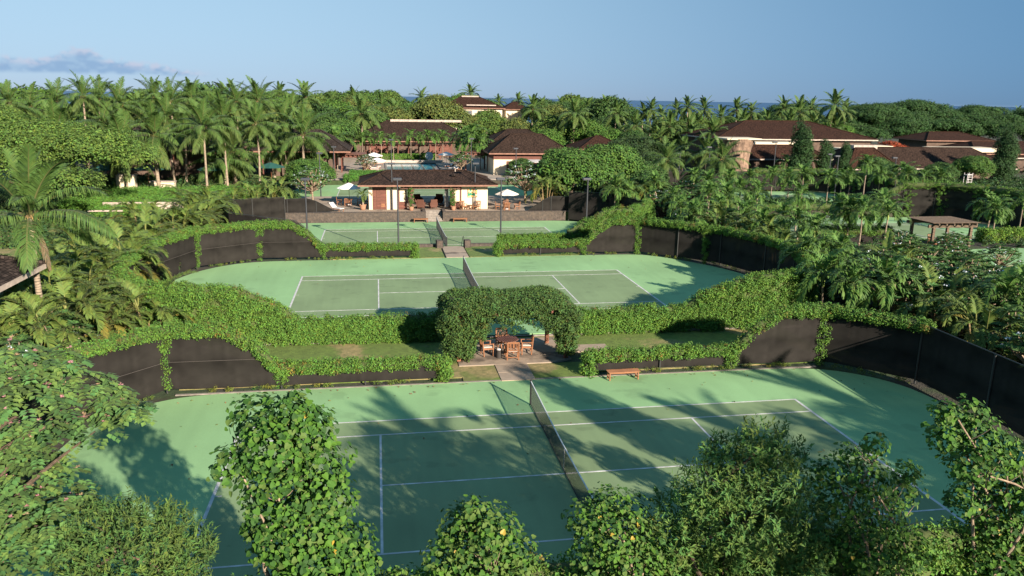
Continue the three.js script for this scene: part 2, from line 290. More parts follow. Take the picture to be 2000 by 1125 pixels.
function instanced(name, geos, list, parent, r, mat = M.leaf, tint = 0.22) {   // list of [x, y, z, size]
  const q = new THREE.Quaternion(), e = new THREE.Euler(), m = new THREE.Matrix4(), s = V(), p = V(), c = new THREE.Color();
  geos.forEach((g, k) => {
    const mine = list.filter((_, i) => i % geos.length === k); if (!mine.length) return;
    const o = shade(new THREE.InstancedMesh(g, mat, mine.length)); o.name = name; o.userData.kind = 'stuff';
    mine.forEach(([x, y, z, z2, tn], i) => { e.set((r() - 0.5) * 0.9, r() * TAU, (r() - 0.5) * 0.9); q.setFromEuler(e); const f = (z2 ?? 1) * (0.8 + 0.4 * r()); m.compose(p.set(x, y, z), q, s.set(f, f, f)); o.setMatrixAt(i, m); const t = 1 + (r() - 0.5) * 2 * tint, w = (r() - 0.5) * tint; const T = tn ?? [1, 1, 1]; o.setColorAt(i, c.setRGB(t * (1 + w) * T[0], t * T[1], t * (1 - w) * T[2])); });
    parent.add(o);
  });
}
// path: [x, z, top]; posts every ~3.4 m; vine 'top' runs along path fraction [v0, v1]
function fence(label, cx, y, cz, path, o = {}) {
  const t = thing('court_fence', label, 'fence', [cx, y, cz], 0, 'vine topped windscreen fences round the courts'), r = rng(o.seed ?? 5);
  const S = [0]; for (let i = 1; i < path.length; i++) S.push(S[i - 1] + Math.hypot(path[i][0] - path[i - 1][0], path[i][1] - path[i - 1][1]));
  const tot = S[S.length - 1], at = (s) => { let i = 1; while (i < S.length - 1 && S[i] < s) i++; const f = clamp01((s - S[i - 1]) / (S[i] - S[i - 1])), a = path[i - 1], b = path[i], h = f * f * (3 - 2 * f) * 0.6 + f * 0.4; return [a[0] + (b[0] - a[0]) * f, a[1] + (b[1] - a[1]) * f, a[2] + (b[2] - a[2]) * h]; };
  const nrm = (s) => { s = Math.min(s, tot - 0.06); const a = at(Math.max(0, s - 0.05)), b = at(Math.min(tot, s + 0.05)), d = Math.hypot(b[0] - a[0], b[1] - a[1]); return [(b[1] - a[1]) / d, -(b[0] - a[0]) / d]; };
  const posts = o.posts ?? (() => { const q = [0]; for (let i = 1; i < S.length; i++) { const n = Math.max(1, Math.round((S[i] - S[i - 1]) / 4.2)); for (let k = 1; k <= n; k++) if (S[i] - S[i - 1] > 1.5 || path[i][3]) q.push(S[i - 1] + (S[i] - S[i - 1]) * k / n); } return q; })();
  for (const s of posts) { const [x, z, h] = at(s); part('post', cyl(0.045, 0.045, h, x, h / 2, z, 8), M.post, t); }
  const rail = []; for (let k = 0; k <= Math.ceil(tot / 0.5); k++) { const [x, z, h] = at(Math.min(tot, k * 0.5)); rail.push(V(x, h, z)); }
  part('top_rail', tube(rail, 0.03, 6), M.post, t);
  for (let i = 0; i < posts.length - 1; i++) {
    const a = posts[i], b = posts[i + 1], n = Math.max(2, Math.ceil((b - a) / 0.45)), P = [], U = [], I = [], ph = r() * 9;
    const C = [];
    for (let k = 0; k <= n; k++) for (let j = 0; j <= 3; j++) {
      const s = a + (b - a) * k / n, [x, z, h] = at(s), [nx, nz] = nrm(s), lo = 0.16 + 0.05 * vn(s * 0.7 + ph, 3), w = Math.sin(Math.PI * k / n) * (0.05 * (vn(s * 1.3 + ph, j * 0.9) - 0.3)), yy = lo + (h - 0.06 - lo) * j / 3;
      P.push(x + nx * (0.05 + w), yy, z + nz * (0.05 + w)); U.push(s, yy);
    }
    for (let k = 0; k < n; k++) for (let j = 0; j < 3; j++) { const q = k * 4 + j; I.push(q, q + 4, q + 1, q + 1, q + 4, q + 5); }
    const g = new THREE.BufferGeometry(); g.setAttribute('position', new THREE.Float32BufferAttribute(P, 3)); g.setAttribute('uv', new THREE.Float32BufferAttribute(U, 2)); g.setIndex(I); g.computeVertexNormals();
    const pn = part('windscreen', g, M.screen, t);
    if (o.seams !== false) { const m = []; for (let k = 0; k <= n; k++) { const s = a + (b - a) * k / n, [x, z, h] = at(s), [nx, nz] = nrm(s); if (h > 1.6) m.push(V(x + nx * 0.085, 1.45, z + nz * 0.085)); } if (m.length > 2) part('seam', tube(m, 0.012, 4), M.seam, pn); }
  }
  const L = [], [v0, v1] = (o.vine ?? [0, tot]).map((q) => Math.min(q, tot)), rv = o.rv ?? 0.24, den = o.density ?? 46;
  const core = []; for (let s = v0; s <= v1; s += 0.4) { const [x, z, h] = at(s); core.push(V(x, h - 0.06 + 0.08 * (vn(s * 0.8, 5) - 0.5), z)); }
  if (v1 > v0) part('stems', tube(core, core.map((_, i) => rv * (0.62 + 0.25 * vn(i * 0.5, 9))), 7), M.core, t);
  for (let k = 0, n = (v1 - v0) * den; k < n; k++) { const s = v0 + r() * (v1 - v0), [x, z, h] = at(s), [nx, nz] = nrm(s), a = r() * TAU, q = rv * (0.85 + 0.3 * vn(s * 1.1, 7)) * (0.68 + 0.34 * r()); L.push([x + nx * Math.cos(a) * q * 1.05, h - 0.05 + Math.sin(a) * q, z + nz * Math.cos(a) * q * 1.05, 1, r() < 0.05 ? [1.5, 0.6, 0.9] : undefined]); if (r() < 0.035) { const p = L[L.length - 1]; p[1] += 0.16; p[3] = 0.55; } }
  for (const s of o.drapes ?? []) { const [x, z, h] = at(s), w = o.drapeW ?? 0.3; for (let k = 0; k < h * 26; k++) { const f = r(), ww = w * (0.55 + 0.6 * f); L.push([x + (r() - 0.5) * 2 * ww, 0.05 + f * h, z + (r() - 0.5) * 2 * ww * 0.8, 0.85]); } }
  const [w0, w1] = (o.weeds ?? [v0, v1]).map((q) => Math.min(q, tot));
  for (let k = 0, n = (w1 - w0) * (o.weedN ?? 7); k < n; k++) { const s = w0 + r() * (w1 - w0); if (vn(s * 0.9, 21) < 0.3) continue; const [x, z] = at(s), [nx, nz] = nrm(s), f = (r() - 0.35) * 0.3; L.push([x + nx * f, 0.05 + 0.14 * r(), z + nz * f, 0.6, r() < 0.3 ? [1.5, 0.85, 0.8] : [1.1, 0.8, 1]]); }
  if (o.full) {   // foliage over the whole outer face, s range and side
    const [f0, f9, sd] = o.full, f1 = Math.min(f9, tot);
    for (let k = 0; k < (f1 - f0) * 85; k++) { const s = f0 + r() * (f1 - f0), [x, z, h] = at(s), [nx, nz] = nrm(s), yy = 0.12 + (h + 0.1 - 0.12) * r(), d = sd * (0.18 + 0.32 * vn(s * 0.7, yy * 1.1) + 0.16 * r() + 0.12 * (1 - yy / h)); L.push([x + nx * d, yy, z + nz * d, 1.05]); }
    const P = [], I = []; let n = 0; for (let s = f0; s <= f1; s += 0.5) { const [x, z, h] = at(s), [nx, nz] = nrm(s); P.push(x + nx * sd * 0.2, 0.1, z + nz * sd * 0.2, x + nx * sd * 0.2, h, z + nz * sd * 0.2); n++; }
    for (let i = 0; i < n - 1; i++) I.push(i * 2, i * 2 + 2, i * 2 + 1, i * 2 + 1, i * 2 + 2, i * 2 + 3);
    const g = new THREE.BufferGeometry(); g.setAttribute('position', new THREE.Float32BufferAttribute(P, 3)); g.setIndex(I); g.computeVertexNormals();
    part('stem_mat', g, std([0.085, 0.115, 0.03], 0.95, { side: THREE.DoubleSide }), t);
  }
  for (const e of o.ends ?? []) { const [x, z, h] = at(e); for (let k = 0; k < 60; k++) { const f = r(), a = r() * TAU; L.push([x + Math.cos(a) * 0.33 * Math.sqrt(r()), 0.05 + f * h, z + Math.sin(a) * 0.4 * Math.sqrt(r()), 1]); } }
  instanced('vine', VC, L, t, r);
  return t;
}
const W = 1.04, HI = 2.95;   // rail heights, low and high
const half = (s, zb, zf, end, hiF) => [[s * 3.35, zb, W], [s * 10.75, zb, W, 1], [s * 12.2, zb, 2.3], [s * 13.3, zb, HI - 0.05], [s * 15.6, zb, HI, 1], ...end.map(([x, z]) => [s * x, z, HI, 1]), [s * 15.6, zf, HI, 1], ...(hiF ? [[s * 9, zf, HI, 1], [s * 0.1, zf, HI]] : [[s * 13.3, zf, HI - 0.05], [s * 12.2, zf, 2.3], [s * 10.75, zf, W, 1], [s * 3.2, zf, W]])];
// arc lengths along a half: straight back run first
fence('black windscreen fence with vine edge around the left of the nearest court', 0, 0, 0, half(-1, -9.72, 9.75, [[18.4, -6.5], [18.45, -2.4], [18.45, 2.4], [18.4, 6.6], [18.4, 9.6]], true),
  { seed: 21, vine: [0, 30], drapes: [7.4, 12.25], ends: [0.1], drapeW: 0.26 });
fence('black windscreen fence with vine edge and bare rail around the right of the nearest court', 0, 0, 0, half(1, -9.72, 9.75, [[18.6, -6.6], [18.6, -2.2], [18.6, 2.2], [18.6, 6.6], [18.6, 9.6]], true),
  { seed: 22, vine: [0, 17.0], weeds: [0, 16.5], drapes: [7.4, 12.25], ends: [0.1], drapeW: 0.34 });
// vine along the front of the nearest court, below the camera
fence('dark vine covered fence along the front of the nearest court', 0, 0, 0, [[-15.2, 9.95, HI], [-8, 9.95, HI, 1], [0, 9.95, HI, 1], [8, 9.95, HI, 1], [15.2, 9.95, HI]], { seed: 23, rv: 0.36, full: [0, 30, -1], density: 30 });
const MZ = -26.757;
fence('fence behind the middle court, left of its net, black screens under bright vine', 0, 0.02, 0, half(-1, -38.4, -16.35, [[19.8, -35.6], [21.4, -30.5], [21.4, -23], [19.3, -18.6]], false).slice(0, 9),
  { seed: 31, drapes: [7.4, 12.25, 17.2], ends: [0.1], drapeW: 0.3 });
fence('fence behind and right of the middle court with black screens under vine', 0, 0.02, 0, half(1, -38.5, -16.35, [[20.7, -33.2], [22.1, -28.5], [22.2, -24.5], [20, -18.6]], false).slice(0, 9),
  { seed: 32, drapes: [7.4, 12.25, 18.4], ends: [0.1], drapeW: 0.34 });
fence('leafy wave shaped hedge fence at the front left of the middle court', 0, 0.02, 0, [[-20.4, -20.6, HI], [-18.4, -17.7, HI, 1], [-15.6, -16.5, HI, 1], [-13.7, -16.4, HI - 0.05], [-12.2, -16.4, 2.25], [-10.4, -16.4, W + 0.08, 1], [-3.0, -16.4, W + 0.05]], { seed: 33, full: [0, 21.3, -1], rv: 0.33, seams: false });
fence('leafy wave shaped hedge fence at the front right of the middle court', 0, 0.02, 0, [[3.6, -16.4, W + 0.1], [10.6, -16.4, W + 0.15, 1], [12.4, -16.4, 2.1], [14.2, -16.4, HI - 0.2], [16.6, -16.4, HI + 0.1, 1], [18.3, -17.2, HI, 1], [20.6, -19.8, HI, 1], [21.9, -23.6, HI - 0.1]], { seed: 34, full: [0, 23.5, -1], rv: 0.33, seams: false });
const half2 = (s, zb, zf, end) => half(s, zb, zf, end, false);
fence('vine hedge fence at the front right corner of the far court', 0, -0.98, 0, [[4.2, -43.75, 1.9], [10.75, -43.75, 1.9, 1], [12.6, -43.75, 2.9], [14.2, -43.75, 3.8], [16.6, -44.0, 3.9, 1], [19.4, -47, 3.9, 1], [20.9, -51.5, 3.6, 1], [20.9, -55.5, 3.6, 1], [19.4, -60, 3.6, 1], [15.6, -63.3, 3.4, 1]], { seed: 41, vine: [6.5, 22], full: [0, 21, -1], rv: 0.5, seams: false, density: 30 });
fence('black windscreen fence at the left end of the far court', 0, -0.98, 0, [[-10.75, -43.75, 1.2], [-13.5, -43.75, 3.4], [-15.6, -43.75, 3.6, 1], [-19.3, -47, 3.6, 1], [-20.8, -51.5, 3.6, 1], [-20.8, -55.5, 3.6, 1], [-19.3, -60, 3.2, 1], [-16.4, -63.3, 2.9, 1]], { seed: 42, vine: [0, 0], weeds: [0, 0] });
// courts on the right
fence('low vine fence beside the right hand pergola', 45.5, -0.5, 0, [[-13, -42.2, 1.5], [-9, -42.2, 1.5, 1], [-3.4, -42.2, 1.5]], { seed: 51, density: 22, ends: [9.5] });
fence('vine fence with screens behind the pergola court on the right, dark high end', 45.5, -0.98, 0, [[-20.8, -53, 3.4], [-19.4, -60, 3.2, 1], [-15.6, -63.6, 3.0, 1], [-12.8, -63.7, 2.8], [-10.8, -63.7, 1.4, 1], [3, -63.7, 1.4, 1], [9, -63.7, 1.5, 1], [11.6, -63.7, 3.2], [13.4, -63.6, 4.1, 1], [17, -62.5, 4.2, 1], [20.4, -58, 4.2, 1], [21.2, -52, 4.2, 1], [20, -46, 4, 1]], { seed: 52, density: 20, rv: 0.5, vine: [16, 62], drapes: [38, 42, 46, 50, 54], drapeW: 0.7, seams: false });
fence('screened fence behind the farthest court on the right', 45.5, -0.98, 0, [[-20, -84, 3.2], [-15.6, -91, 3.2, 1], [-6, -91.4, 3.2, 1], [6, -91.4, 3.2, 1], [15.6, -91, 3.4, 1], [19.6, -87, 3.4, 1], [21, -81, 3.4, 1], [19.6, -74, 3.4, 1]], { seed: 53, density: 16, rv: 0.5, vine: [30, 60], drapes: [36, 40, 44, 48], drapeW: 0.6, seams: false });

// ---------- nets ----------
function net(label, cx, y, cz) {
  const t = thing('tennis_net', label, 'tennis net', [cx, y, cz], 0, 'tennis nets');
  for (const s of [-1, 1]) { const p = part('post', cyl(0.04, 0.045, 1.09, 0, 0.545, s * 6.4, 10), M.post, t); part('post_cap', cyl(0.05, 0.05, 0.05, 0, 1.11, s * 6.4, 10), M.post, p); }
  const top = (z) => 0.914 + 0.15 * Math.pow(Math.abs(z) / 6.4, 1.6), g = [];
  for (let z = -6.35; z < 6.36; z += 0.05) g.push(box(0.006, top(z) - 0.03, 0.006, 0, (top(z) + 0.03) / 2, z));
  for (let k = 0; k < 18; k++) for (let j = 0; j < 8; j++) { const z0 = -6.35 + j * 1.5875, z1 = z0 + 1.5875, y0 = 0.04 + (top(z0) - 0.06) * k / 17, y1 = 0.04 + (top(z1) - 0.06) * k / 17; g.push(box(0.006, 0.006, Math.hypot(1.5875, y1 - y0), 0, (y0 + y1) / 2, (z0 + z1) / 2, 0, 0, -Math.atan2(y1 - y0, 1.5875))); }
  part('netting', g, M.net, t).userData.kind = 'stuff';
  const band = [], b2 = []; for (let k = 0; k <= 24; k++) { const z = -6.36 + k * 0.53; band.push(V(0, top(z), z)); b2.push(V(0, 0.04, z)); }
  part('headband', tube(band, 0.026, 6), M.tape, t); part('bottom_band', tube(b2, 0.02, 5), M.net, t);
  part('centre_strap', box(0.02, 0.9, 0.06, 0.01, 0.46, -0.25), M.tape, t);
}
net('net across the nearest court, partly hidden by foreground trees', 0, 0, 0);
net('net across the middle court behind the leafy arbour', 0, 0.02, MZ);
net('net across the far court below the pavilion steps', -0.05, -0.98, -53.39);
net('net across the court beyond the right hand pergola', 45.5, -0.98, -53.39);
// ---------- stone wall, plaza, steps ----------
{
  const w = thing('stone_wall', 'long low dark lava stone retaining wall behind the far court', 'wall', [0, 0, 0]);
  for (const [a, b] of [[-16.6, -0.98], [0.95, 15.3]]) { part('wall', box(b - a, 1.06, 0.5, (a + b) / 2, -0.47, -63.86), M.lava, w); part('coping', rbox(b - a + 0.04, 0.07, 0.58, (a + b) / 2, 0.095, -63.86, 0, 0, 0, 0.02), M.lava, w); }
  for (const x of [-1.15, 1.12]) part('pier', box(0.34, 1.2, 1.9, x, -0.4, -65.07), M.lava, w);
  const low = thing('stone_wall', 'low stone wall at the lawn edge beside the steps down to the far court', 'wall', [0, 0, 0]);
  for (const [a, b] of [[-10, -1.15], [1.35, 10.4]]) part('wall', box(b - a, 1.25, 0.4, (a + b) / 2, -0.38, -43.2), M.lava, low);
  for (const x of [-1.1, 1.35]) part('pier', rbox(0.55, 0.75, 0.7, x, 0.3, -42.7, 0.1, 0, 0, 0.06), M.lava, low);
  for (const x of [-0.75, 1.05]) { part('handrail', tube([V(x, 0.05, -42.6), V(x, 0.95, -42.7), V(x, 0.9, -43.2), V(x, -0.1, -44.6), V(x, -0.95, -44.65)], 0.025, 6), M.post, low); }
  const dn = structure('steps');
  for (let k = 0; k < 6; k++) part('step', box(1.9, 0.17, 0.36, 0.1, -0.1 - k * 0.165, -43.15 - k * 0.3), M.concrete, dn);
  const st = structure('steps');
  for (let k = 0; k < 7; k++) part('step', rbox(1.86, 0.16, 0.3, -0.02, -0.9 + k * 0.152, -63.75 - k * 0.24, 0, 0, 0, 0.012), M.kerb, st);
  const pl = structure('plaza');
  part('paving', sheet([[-19, -78.9], [19, -78.9], [19, -64.1], [0.95, -64.1], [0.95, -65.3], [-0.98, -65.3], [-0.98, -64.1], [-19, -64.1]], 0.05, 0.12), M.concrete, pl);
  for (const [x, z, l, a] of [[-8, -66, 8, 0], [8.5, -65.2, 9, 0], [-10.5, -69, 9, Math.PI / 2], [9, -69, 9, Math.PI / 2]]) part('joint', box(l, 0.012, 0.05, x, 0.053, z, a), M.kerb, pl);
}
// triangular windscreen wings on the wall
function wing(label, pts, z) {
  const t = thing('screen_wing', label, 'screen');
  const s = new THREE.Shape(pts.map(([x, y]) => new THREE.Vector2(x, y))); const g = new THREE.ExtrudeGeometry(s, { depth: 0.03, bevelEnabled: false }); g.translate(0, 0, z);
  part('screen', uvBox(g), M.screen, t);
  const top = pts.slice(1).map(([x, y]) => V(x, y, z + 0.04)); part('rail', tube(top, 0.03, 6), M.post, t);
  for (const [x, y] of pts.filter((p) => p[1] > 0.9)) part('post', cyl(0.04, 0.04, y + 0.9, x, y / 2 - 0.45, z + 0.05, 8), M.post, t);
  return t;
}
wing('sloping black screen on the left end of the stone wall', [[-17.6, 0.1], [-17.6, 1.4], [-16.2, 1.62], [-14.2, 1.72], [-13.1, 1.4], [-10.9, 0.2]].map((p) => p), -64);
wing('sloping black screen with a gate on the right end of the stone wall', [[10.7, 0.1], [15.9, 0.1], [15.9, 1.75], [13.6, 1.8], [12.6, 1.35]].sort((a, b) => 0), -64);

// ---------- benches, chairs, tables ----------
function benchProto(L) {
  const p = proto('bench', 'bench');
  for (let k = 0; k < 4; k++) part('slat', rbox(L, 0.03, 0.1, 0, 0.45, -0.18 + k * 0.12), M.teak, p);
  for (const s of [-1, 1]) { for (const q of [-1, 1]) part('leg', rbox(0.07, 0.44, 0.07, s * (L / 2 - 0.1), 0.22, q * 0.17), M.teak, p); part('stretcher', rbox(0.05, 0.06, 0.3, s * (L / 2 - 0.1), 0.12, 0), M.teak, p); }
  for (const q of [-1, 1]) part('apron_rail', rbox(L - 0.2, 0.08, 0.03, 0, 0.39, q * 0.17), M.teak, p);
  return p;
}
const B1 = benchProto(1.7);
copyOf(B1, 'teak backless bench on the near court by the right hedge', [4.95, 0.005, -8.95], 0.02, 0.93, 'teak benches');
copyOf(B1, 'teak bench against the stone wall left of the pavilion steps', [-1.6, -0.97, -63.0], 0, 0.98, 'teak benches');
copyOf(B1, 'teak bench against the stone wall right of the pavilion steps', [2.85, -0.97, -63.0], 0, 0.98, 'teak benches');
function chairProto(cushion) {
  const p = proto('garden_armchair', 'chair');
  for (const s of [-1, 1]) {
    part('leg', rbox(0.06, 0.64, 0.06, s * 0.29, 0.32, 0.26), M.teak, p); part('leg', rbox(0.06, 0.95, 0.06, s * 0.29, 0.475, -0.27, 0, 0, -0.1), M.teak, p);
    part('armrest', rbox(0.08, 0.035, 0.6, s * 0.29, 0.655, 0), M.teak, p); part('side_rail', rbox(0.04, 0.07, 0.5, s * 0.27, 0.39, 0), M.teak, p);
  }
  part('front_rail', rbox(0.54, 0.07, 0.04, 0, 0.38, 0.26), M.teak, p); part('stretcher', rbox(0.54, 0.045, 0.03, 0, 0.15, -0.26), M.teak, p);
  part('top_rail', rbox(0.6, 0.09, 0.035, 0, 0.93, -0.315, 0, 0, -0.1), M.teak, p); part('lower_rail', rbox(0.54, 0.06, 0.03, 0, 0.52, -0.275, 0, 0, -0.1), M.teak, p);
  for (let k = 0; k < 7; k++) part('back_slat', rbox(0.035, 0.36, 0.018, -0.24 + k * 0.08, 0.72, -0.295, 0, 0, -0.1), M.teak, p);
  for (let k = 0; k < 5; k++) part('seat_slat', rbox(0.54, 0.02, 0.085, 0, 0.425, -0.2 + k * 0.1), M.teak, p);
  if (cushion) part('cushion', rbox(0.5, 0.07, 0.48, 0, 0.47, 0, 0, 0, 0, 0.03), M.cushion, p);
  return p;
}
const C1 = chairProto(true), C2 = chairProto(false);
const TX = 0.12, TZ = -13.35;
copyOf(C1, 'teak armchair with its back to the camera under the arbour', [TX + 0.1, 0.05, TZ + 1.0], Math.PI - 0.05, 1, 'armchairs at the arbour table');
copyOf(C1, 'teak armchair on the left of the arbour table', [TX - 1.1, 0.05, TZ + 0.25], Math.PI / 2 + 0.15, 1, 'armchairs at the arbour table');
copyOf(C1, 'teak armchair on the right of the arbour table', [TX + 0.98, 0.05, TZ + 0.2], -Math.PI / 2 - 0.1, 1, 'armchairs at the arbour table');
copyOf(C1, 'teak armchair behind the arbour table facing the camera', [TX - 0.1, 0.05, TZ - 0.95], 0.05, 1, 'armchairs at the arbour table');
function tableProto(r, m, name = 'round_table') {
  const p = proto(name, 'table');
  for (let k = 0; k < 9; k++) { const x = -r + (k + 0.5) * 2 * r / 9, l = 2 * Math.sqrt(Math.max(0.02, r * r - x * x)); part('top_board', rbox(2 * r / 9 - 0.01, 0.03, l, x, 0.73, 0), m, p); }
  part('apron', new THREE.CylinderGeometry(r * 0.8, r * 0.8, 0.07, 20, 1, true).translate(0, 0.68, 0), M.teak, p);
  for (let k = 0; k < 4; k++) { const a = Math.PI / 4 + k * Math.PI / 2; part('leg', rbox(0.07, 0.7, 0.07, Math.cos(a) * r * 0.62, 0.35, Math.sin(a) * r * 0.62), M.teak, p); }
  return p;
}
const T1 = tableProto(0.56, M.teakDark);
copyOf(T1, 'round dark topped teak table under the leafy arbour', [TX, 0.05, TZ], 0.2);
{
  const b = thing('water_cooler', 'dark cooler with a white cap below the arbour table', 'cooler', [TX - 0.55, 0.05, TZ + 0.72]);
  part('body', cyl(0.13, 0.15, 0.42, 0, 0.21, 0, 14), M.dark, b); part('lid', cyl(0.1, 0.135, 0.07, 0, 0.455, 0, 14), M.white, b); part('handle', tube([V(-0.12, 0.4, 0), V(-0.1, 0.56, 0), V(0.1, 0.56, 0), V(0.12, 0.4, 0)], 0.012, 5), M.dark, b);
}
function umbrella(label, x, y, z, R, H, m, tilt = 0, grp) {
  const t = thing('market_umbrella', label, 'umbrella', [x, y, z], 0, grp), n = 8;
  for (let k = 0; k < n; k++) {
    const a = k / n * TAU, b = (k + 1) / n * TAU, P = [], I = [], Q = 4;
    for (let j = 0; j <= Q; j++) { const f = j / Q, rr = 0.06 + (R - 0.06) * f, yy = H - (H * 0.2 + 0.1) * f * (0.85 + 0.15 * f); for (const g of [0, 0.5, 1]) { const c = a + (b - a) * g, q = rr * (g === 0.5 ? Math.cos(Math.PI / n) * 0.97 : 1); P.push(Math.cos(c) * q, yy - (g === 0.5 ? 0.05 * f : 0), Math.sin(c) * q); } }
    for (let j = 0; j < Q; j++) for (let g = 0; g < 2; g++) { const o = j * 3 + g; I.push(o, o + 1, o + 3, o + 1, o + 4, o + 3); }
    const g = new THREE.BufferGeometry(); g.setAttribute('position', new THREE.Float32BufferAttribute(P, 3)); g.setIndex(I); part('canopy_panel', g, m, t);
    part('rib', tube([V(Math.cos(a) * 0.05, H - 0.06, Math.sin(a) * 0.05), V(Math.cos(a) * R, H - H * 0.2 - 0.13, Math.sin(a) * R)], 0.012, 4), M.teakDark, t);
  }
  part('finial', new THREE.SphereGeometry(0.05, 8, 6).translate(0, H + 0.04, 0), M.teakDark, t);
  part('pole', cyl(0.025, 0.025, H, 0, H / 2, 0, 8), M.teak, t); part('base', cyl(0.22, 0.28, 0.1, 0, 0.05, 0, 16), M.white, t);
}
M.canvas = std([0.7, 0.62, 0.52], 0.9, { side: THREE.DoubleSide }); M.canvasW = std([0.8, 0.76, 0.7], 0.9, { side: THREE.DoubleSide });
umbrella('white umbrella left of the pavilion above dark chairs', -9.7, 0.05, -70.5, 1.45, 2.65, M.canvasW, 0, 'pale market umbrellas');
umbrella('cream umbrella at the right end of the pavilion terrace', 8.7, 0.05, -65.9, 1.45, 2.35, M.canvas, 0, 'pale market umbrellas');
umbrella('white umbrella by the left corner of the pool', -6.9, 0.06, -123, 1.7, 2.6, M.canvasW, 0, 'pale market umbrellas');
umbrella('white umbrella by the right corner of the pool', 6.9, 0.06, -127.5, 1.7, 2.5, M.canvasW, 0, 'pale market umbrellas');
umbrella('white umbrella lowest beside the left loungers of the pool', -6.3, 0.06, -116, 1.6, 2.2, M.canvasW, 0, 'pale market umbrellas');
umbrella('teal umbrella between the two white palm trunks on the left', -38, 0.02, -92, 2.3, 3.0, M.teal, 0, 'teal cafe umbrellas');
umbrella('teal umbrella right of the two white palm trunks', -29.5, 0.02, -93, 2.2, 2.9, M.teal, 0, 'teal cafe umbrellas');
umbrella('teal umbrella behind the leaning palms', -22, 0.02, -97, 2.2, 2.9, M.teal, 0, 'teal cafe umbrellas');
umbrella('teal umbrella beside the yellow stone pillar on the left', -44, 0.02, -93, 2.2, 2.9, M.teal, 0, 'teal cafe umbrellas');
// terrace furniture
const T2 = tableProto(0.5, M.teak);
copyOf(T2, 'round teak table under the white umbrella left of the pavilion', [-9.7, 0.05, -70.5], 0, 1);
copyOf(T2, 'round teak table under the cream umbrella on the terrace', [8.7, 0.05, -65.9], 0, 1);
copyOf(T2, 'low teak table between the two armchairs below the painting', [4.3, 0.05, -65.7], 0, 0.72);
[[-10.9, -70.6, 1.6, 'leftmost'], [-9.9, -69.3, 3.1, 'second'], [-8.5, -70.3, -1.5, 'third'], [-7.6, -70.9, -1.2, 'rightmost']].forEach(([x, z, a, w]) => copyOf(C2, w + ' of the dark teak chairs left of the pavilion', [x, 0.05, z], a, 1, 'chairs left of the pavilion'));
[[7.6, -65.7, 1.5, 'left of'], [8.8, -67.0, 0, 'behind'], [9.9, -65.7, -1.5, 'right of'], [8.5, -64.85, 3.2, 'in front of']].forEach(([x, z, a, w]) => copyOf(C2, 'teak chair ' + w + ' the table under the cream umbrella', [x, 0.05, z], a, 1, 'chairs under the cream umbrella'));
copyOf(C2, 'honey teak armchair left below the wall painting', [3.5, 0.05, -65.6], 0.5, 1.05, 'armchairs below the painting');
copyOf(C2, 'honey teak armchair right below the wall painting', [5.1, 0.05, -65.6], -0.5, 1.05, 'armchairs below the painting');
function loungerProto() {
  const p = proto('sun_lounger', 'sun lounger');
  for (const s of [-1, 1]) { part('side_rail', rbox(0.05, 0.06, 1.95, s * 0.3, 0.3, 0), M.teak, p); for (const q of [-1, 1]) part('leg', rbox(0.05, 0.3, 0.05, s * 0.3, 0.15, q * 0.8), M.teak, p); }
  part('mattress', rbox(0.64, 0.09, 1.2, 0, 0.38, 0.36, 0, 0, 0, 0.03), M.white, p); part('back_cushion', rbox(0.64, 0.09, 0.85, 0, 0.62, -0.52, 0, 0, 0.7, 0.03), M.white, p); part('back_frame', rbox(0.6, 0.03, 0.8, 0, 0.56, -0.55, 0, 0, 0.7), M.teak, p);
  return p;
}
const L1 = loungerProto();
copyOf(L1, 'cream cushioned lounger at the edge of the terrace left of the pavilion', [-11.0, 0.05, -65.2], 0.75, 1.05);
{
  const spots = [[-7.2, -113.5, 1.9], [-7.1, -116.6, 1.8], [-6.8, -119, 1.7], [-6.3, -126, 2.2], [7.2, -114.2, -1.1], [7.1, -116.6, -1.1], [6.9, -121, -1.2], [7.4, -124, -1.1]];
  const w = ['nearest lounger on the left side of the pool', 'second lounger on the left side of the pool', 'third lounger on the left side of the pool', 'lounger at the far left corner of the pool', 'nearest lounger on the right side of the pool', 'second lounger on the right side of the pool', 'third lounger on the right side of the pool', 'farthest lounger on the right side of the pool'];
  spots.forEach(([x, z, a], i) => copyOf(L1, 'white ' + w[i], [x, 0.06, z], a, 1.15, 'white loungers by the pool'));
}
// ---------- light poles ----------
function lampPole(label, x, y, z, h, turn = 0) {
  const t = thing('court_light_pole', label, 'light pole', [x, y, z], turn, 'court light poles');
  part('pole', cyl(0.06, 0.085, h, 0, h / 2, 0, 10), M.poleGrey, t); part('base_plate', rbox(0.3, 0.05, 0.3, 0, 0.025, 0), M.poleGrey, t);
  part('arm', rbox(0.06, 0.06, 0.4, 0, h - 0.05, -0.2), M.poleGrey, t);
  const b = part('lamp_housing', rbox(0.78, 0.2, 0.5, 0, h + 0.05, -0.42, 0, 0, 0, 0.05), M.poleGrey, t); part('lens', box(0.66, 0.01, 0.4, 0, h - 0.055, -0.42), M.lampGlass, b);
}
['leftmost of the row in front of the far court', 'second from the left in front of the far court', 'third from the left in front of the far court', 'rightmost of the row in front of the far court'].forEach((w, i) => lampPole('tall slim light pole, ' + w, [-12.4, -4.6, 4.55, 12.5][i], -1, -44.1, 6.75));
lampPole('light pole at the pavilion, left of its open middle', -4.7, 0.05, -66.0, 5.3, Math.PI); lampPole('light pole at the pavilion, beside the painting', 4.9, 0.05, -65.9, 5.35, Math.PI);
lampPole('grey light pole left of the white umbrella behind the plumeria', -13.6, 0, -79, 5.5); lampPole('grey light pole in front of the left pool cabana', -12.9, 0, -100, 5);
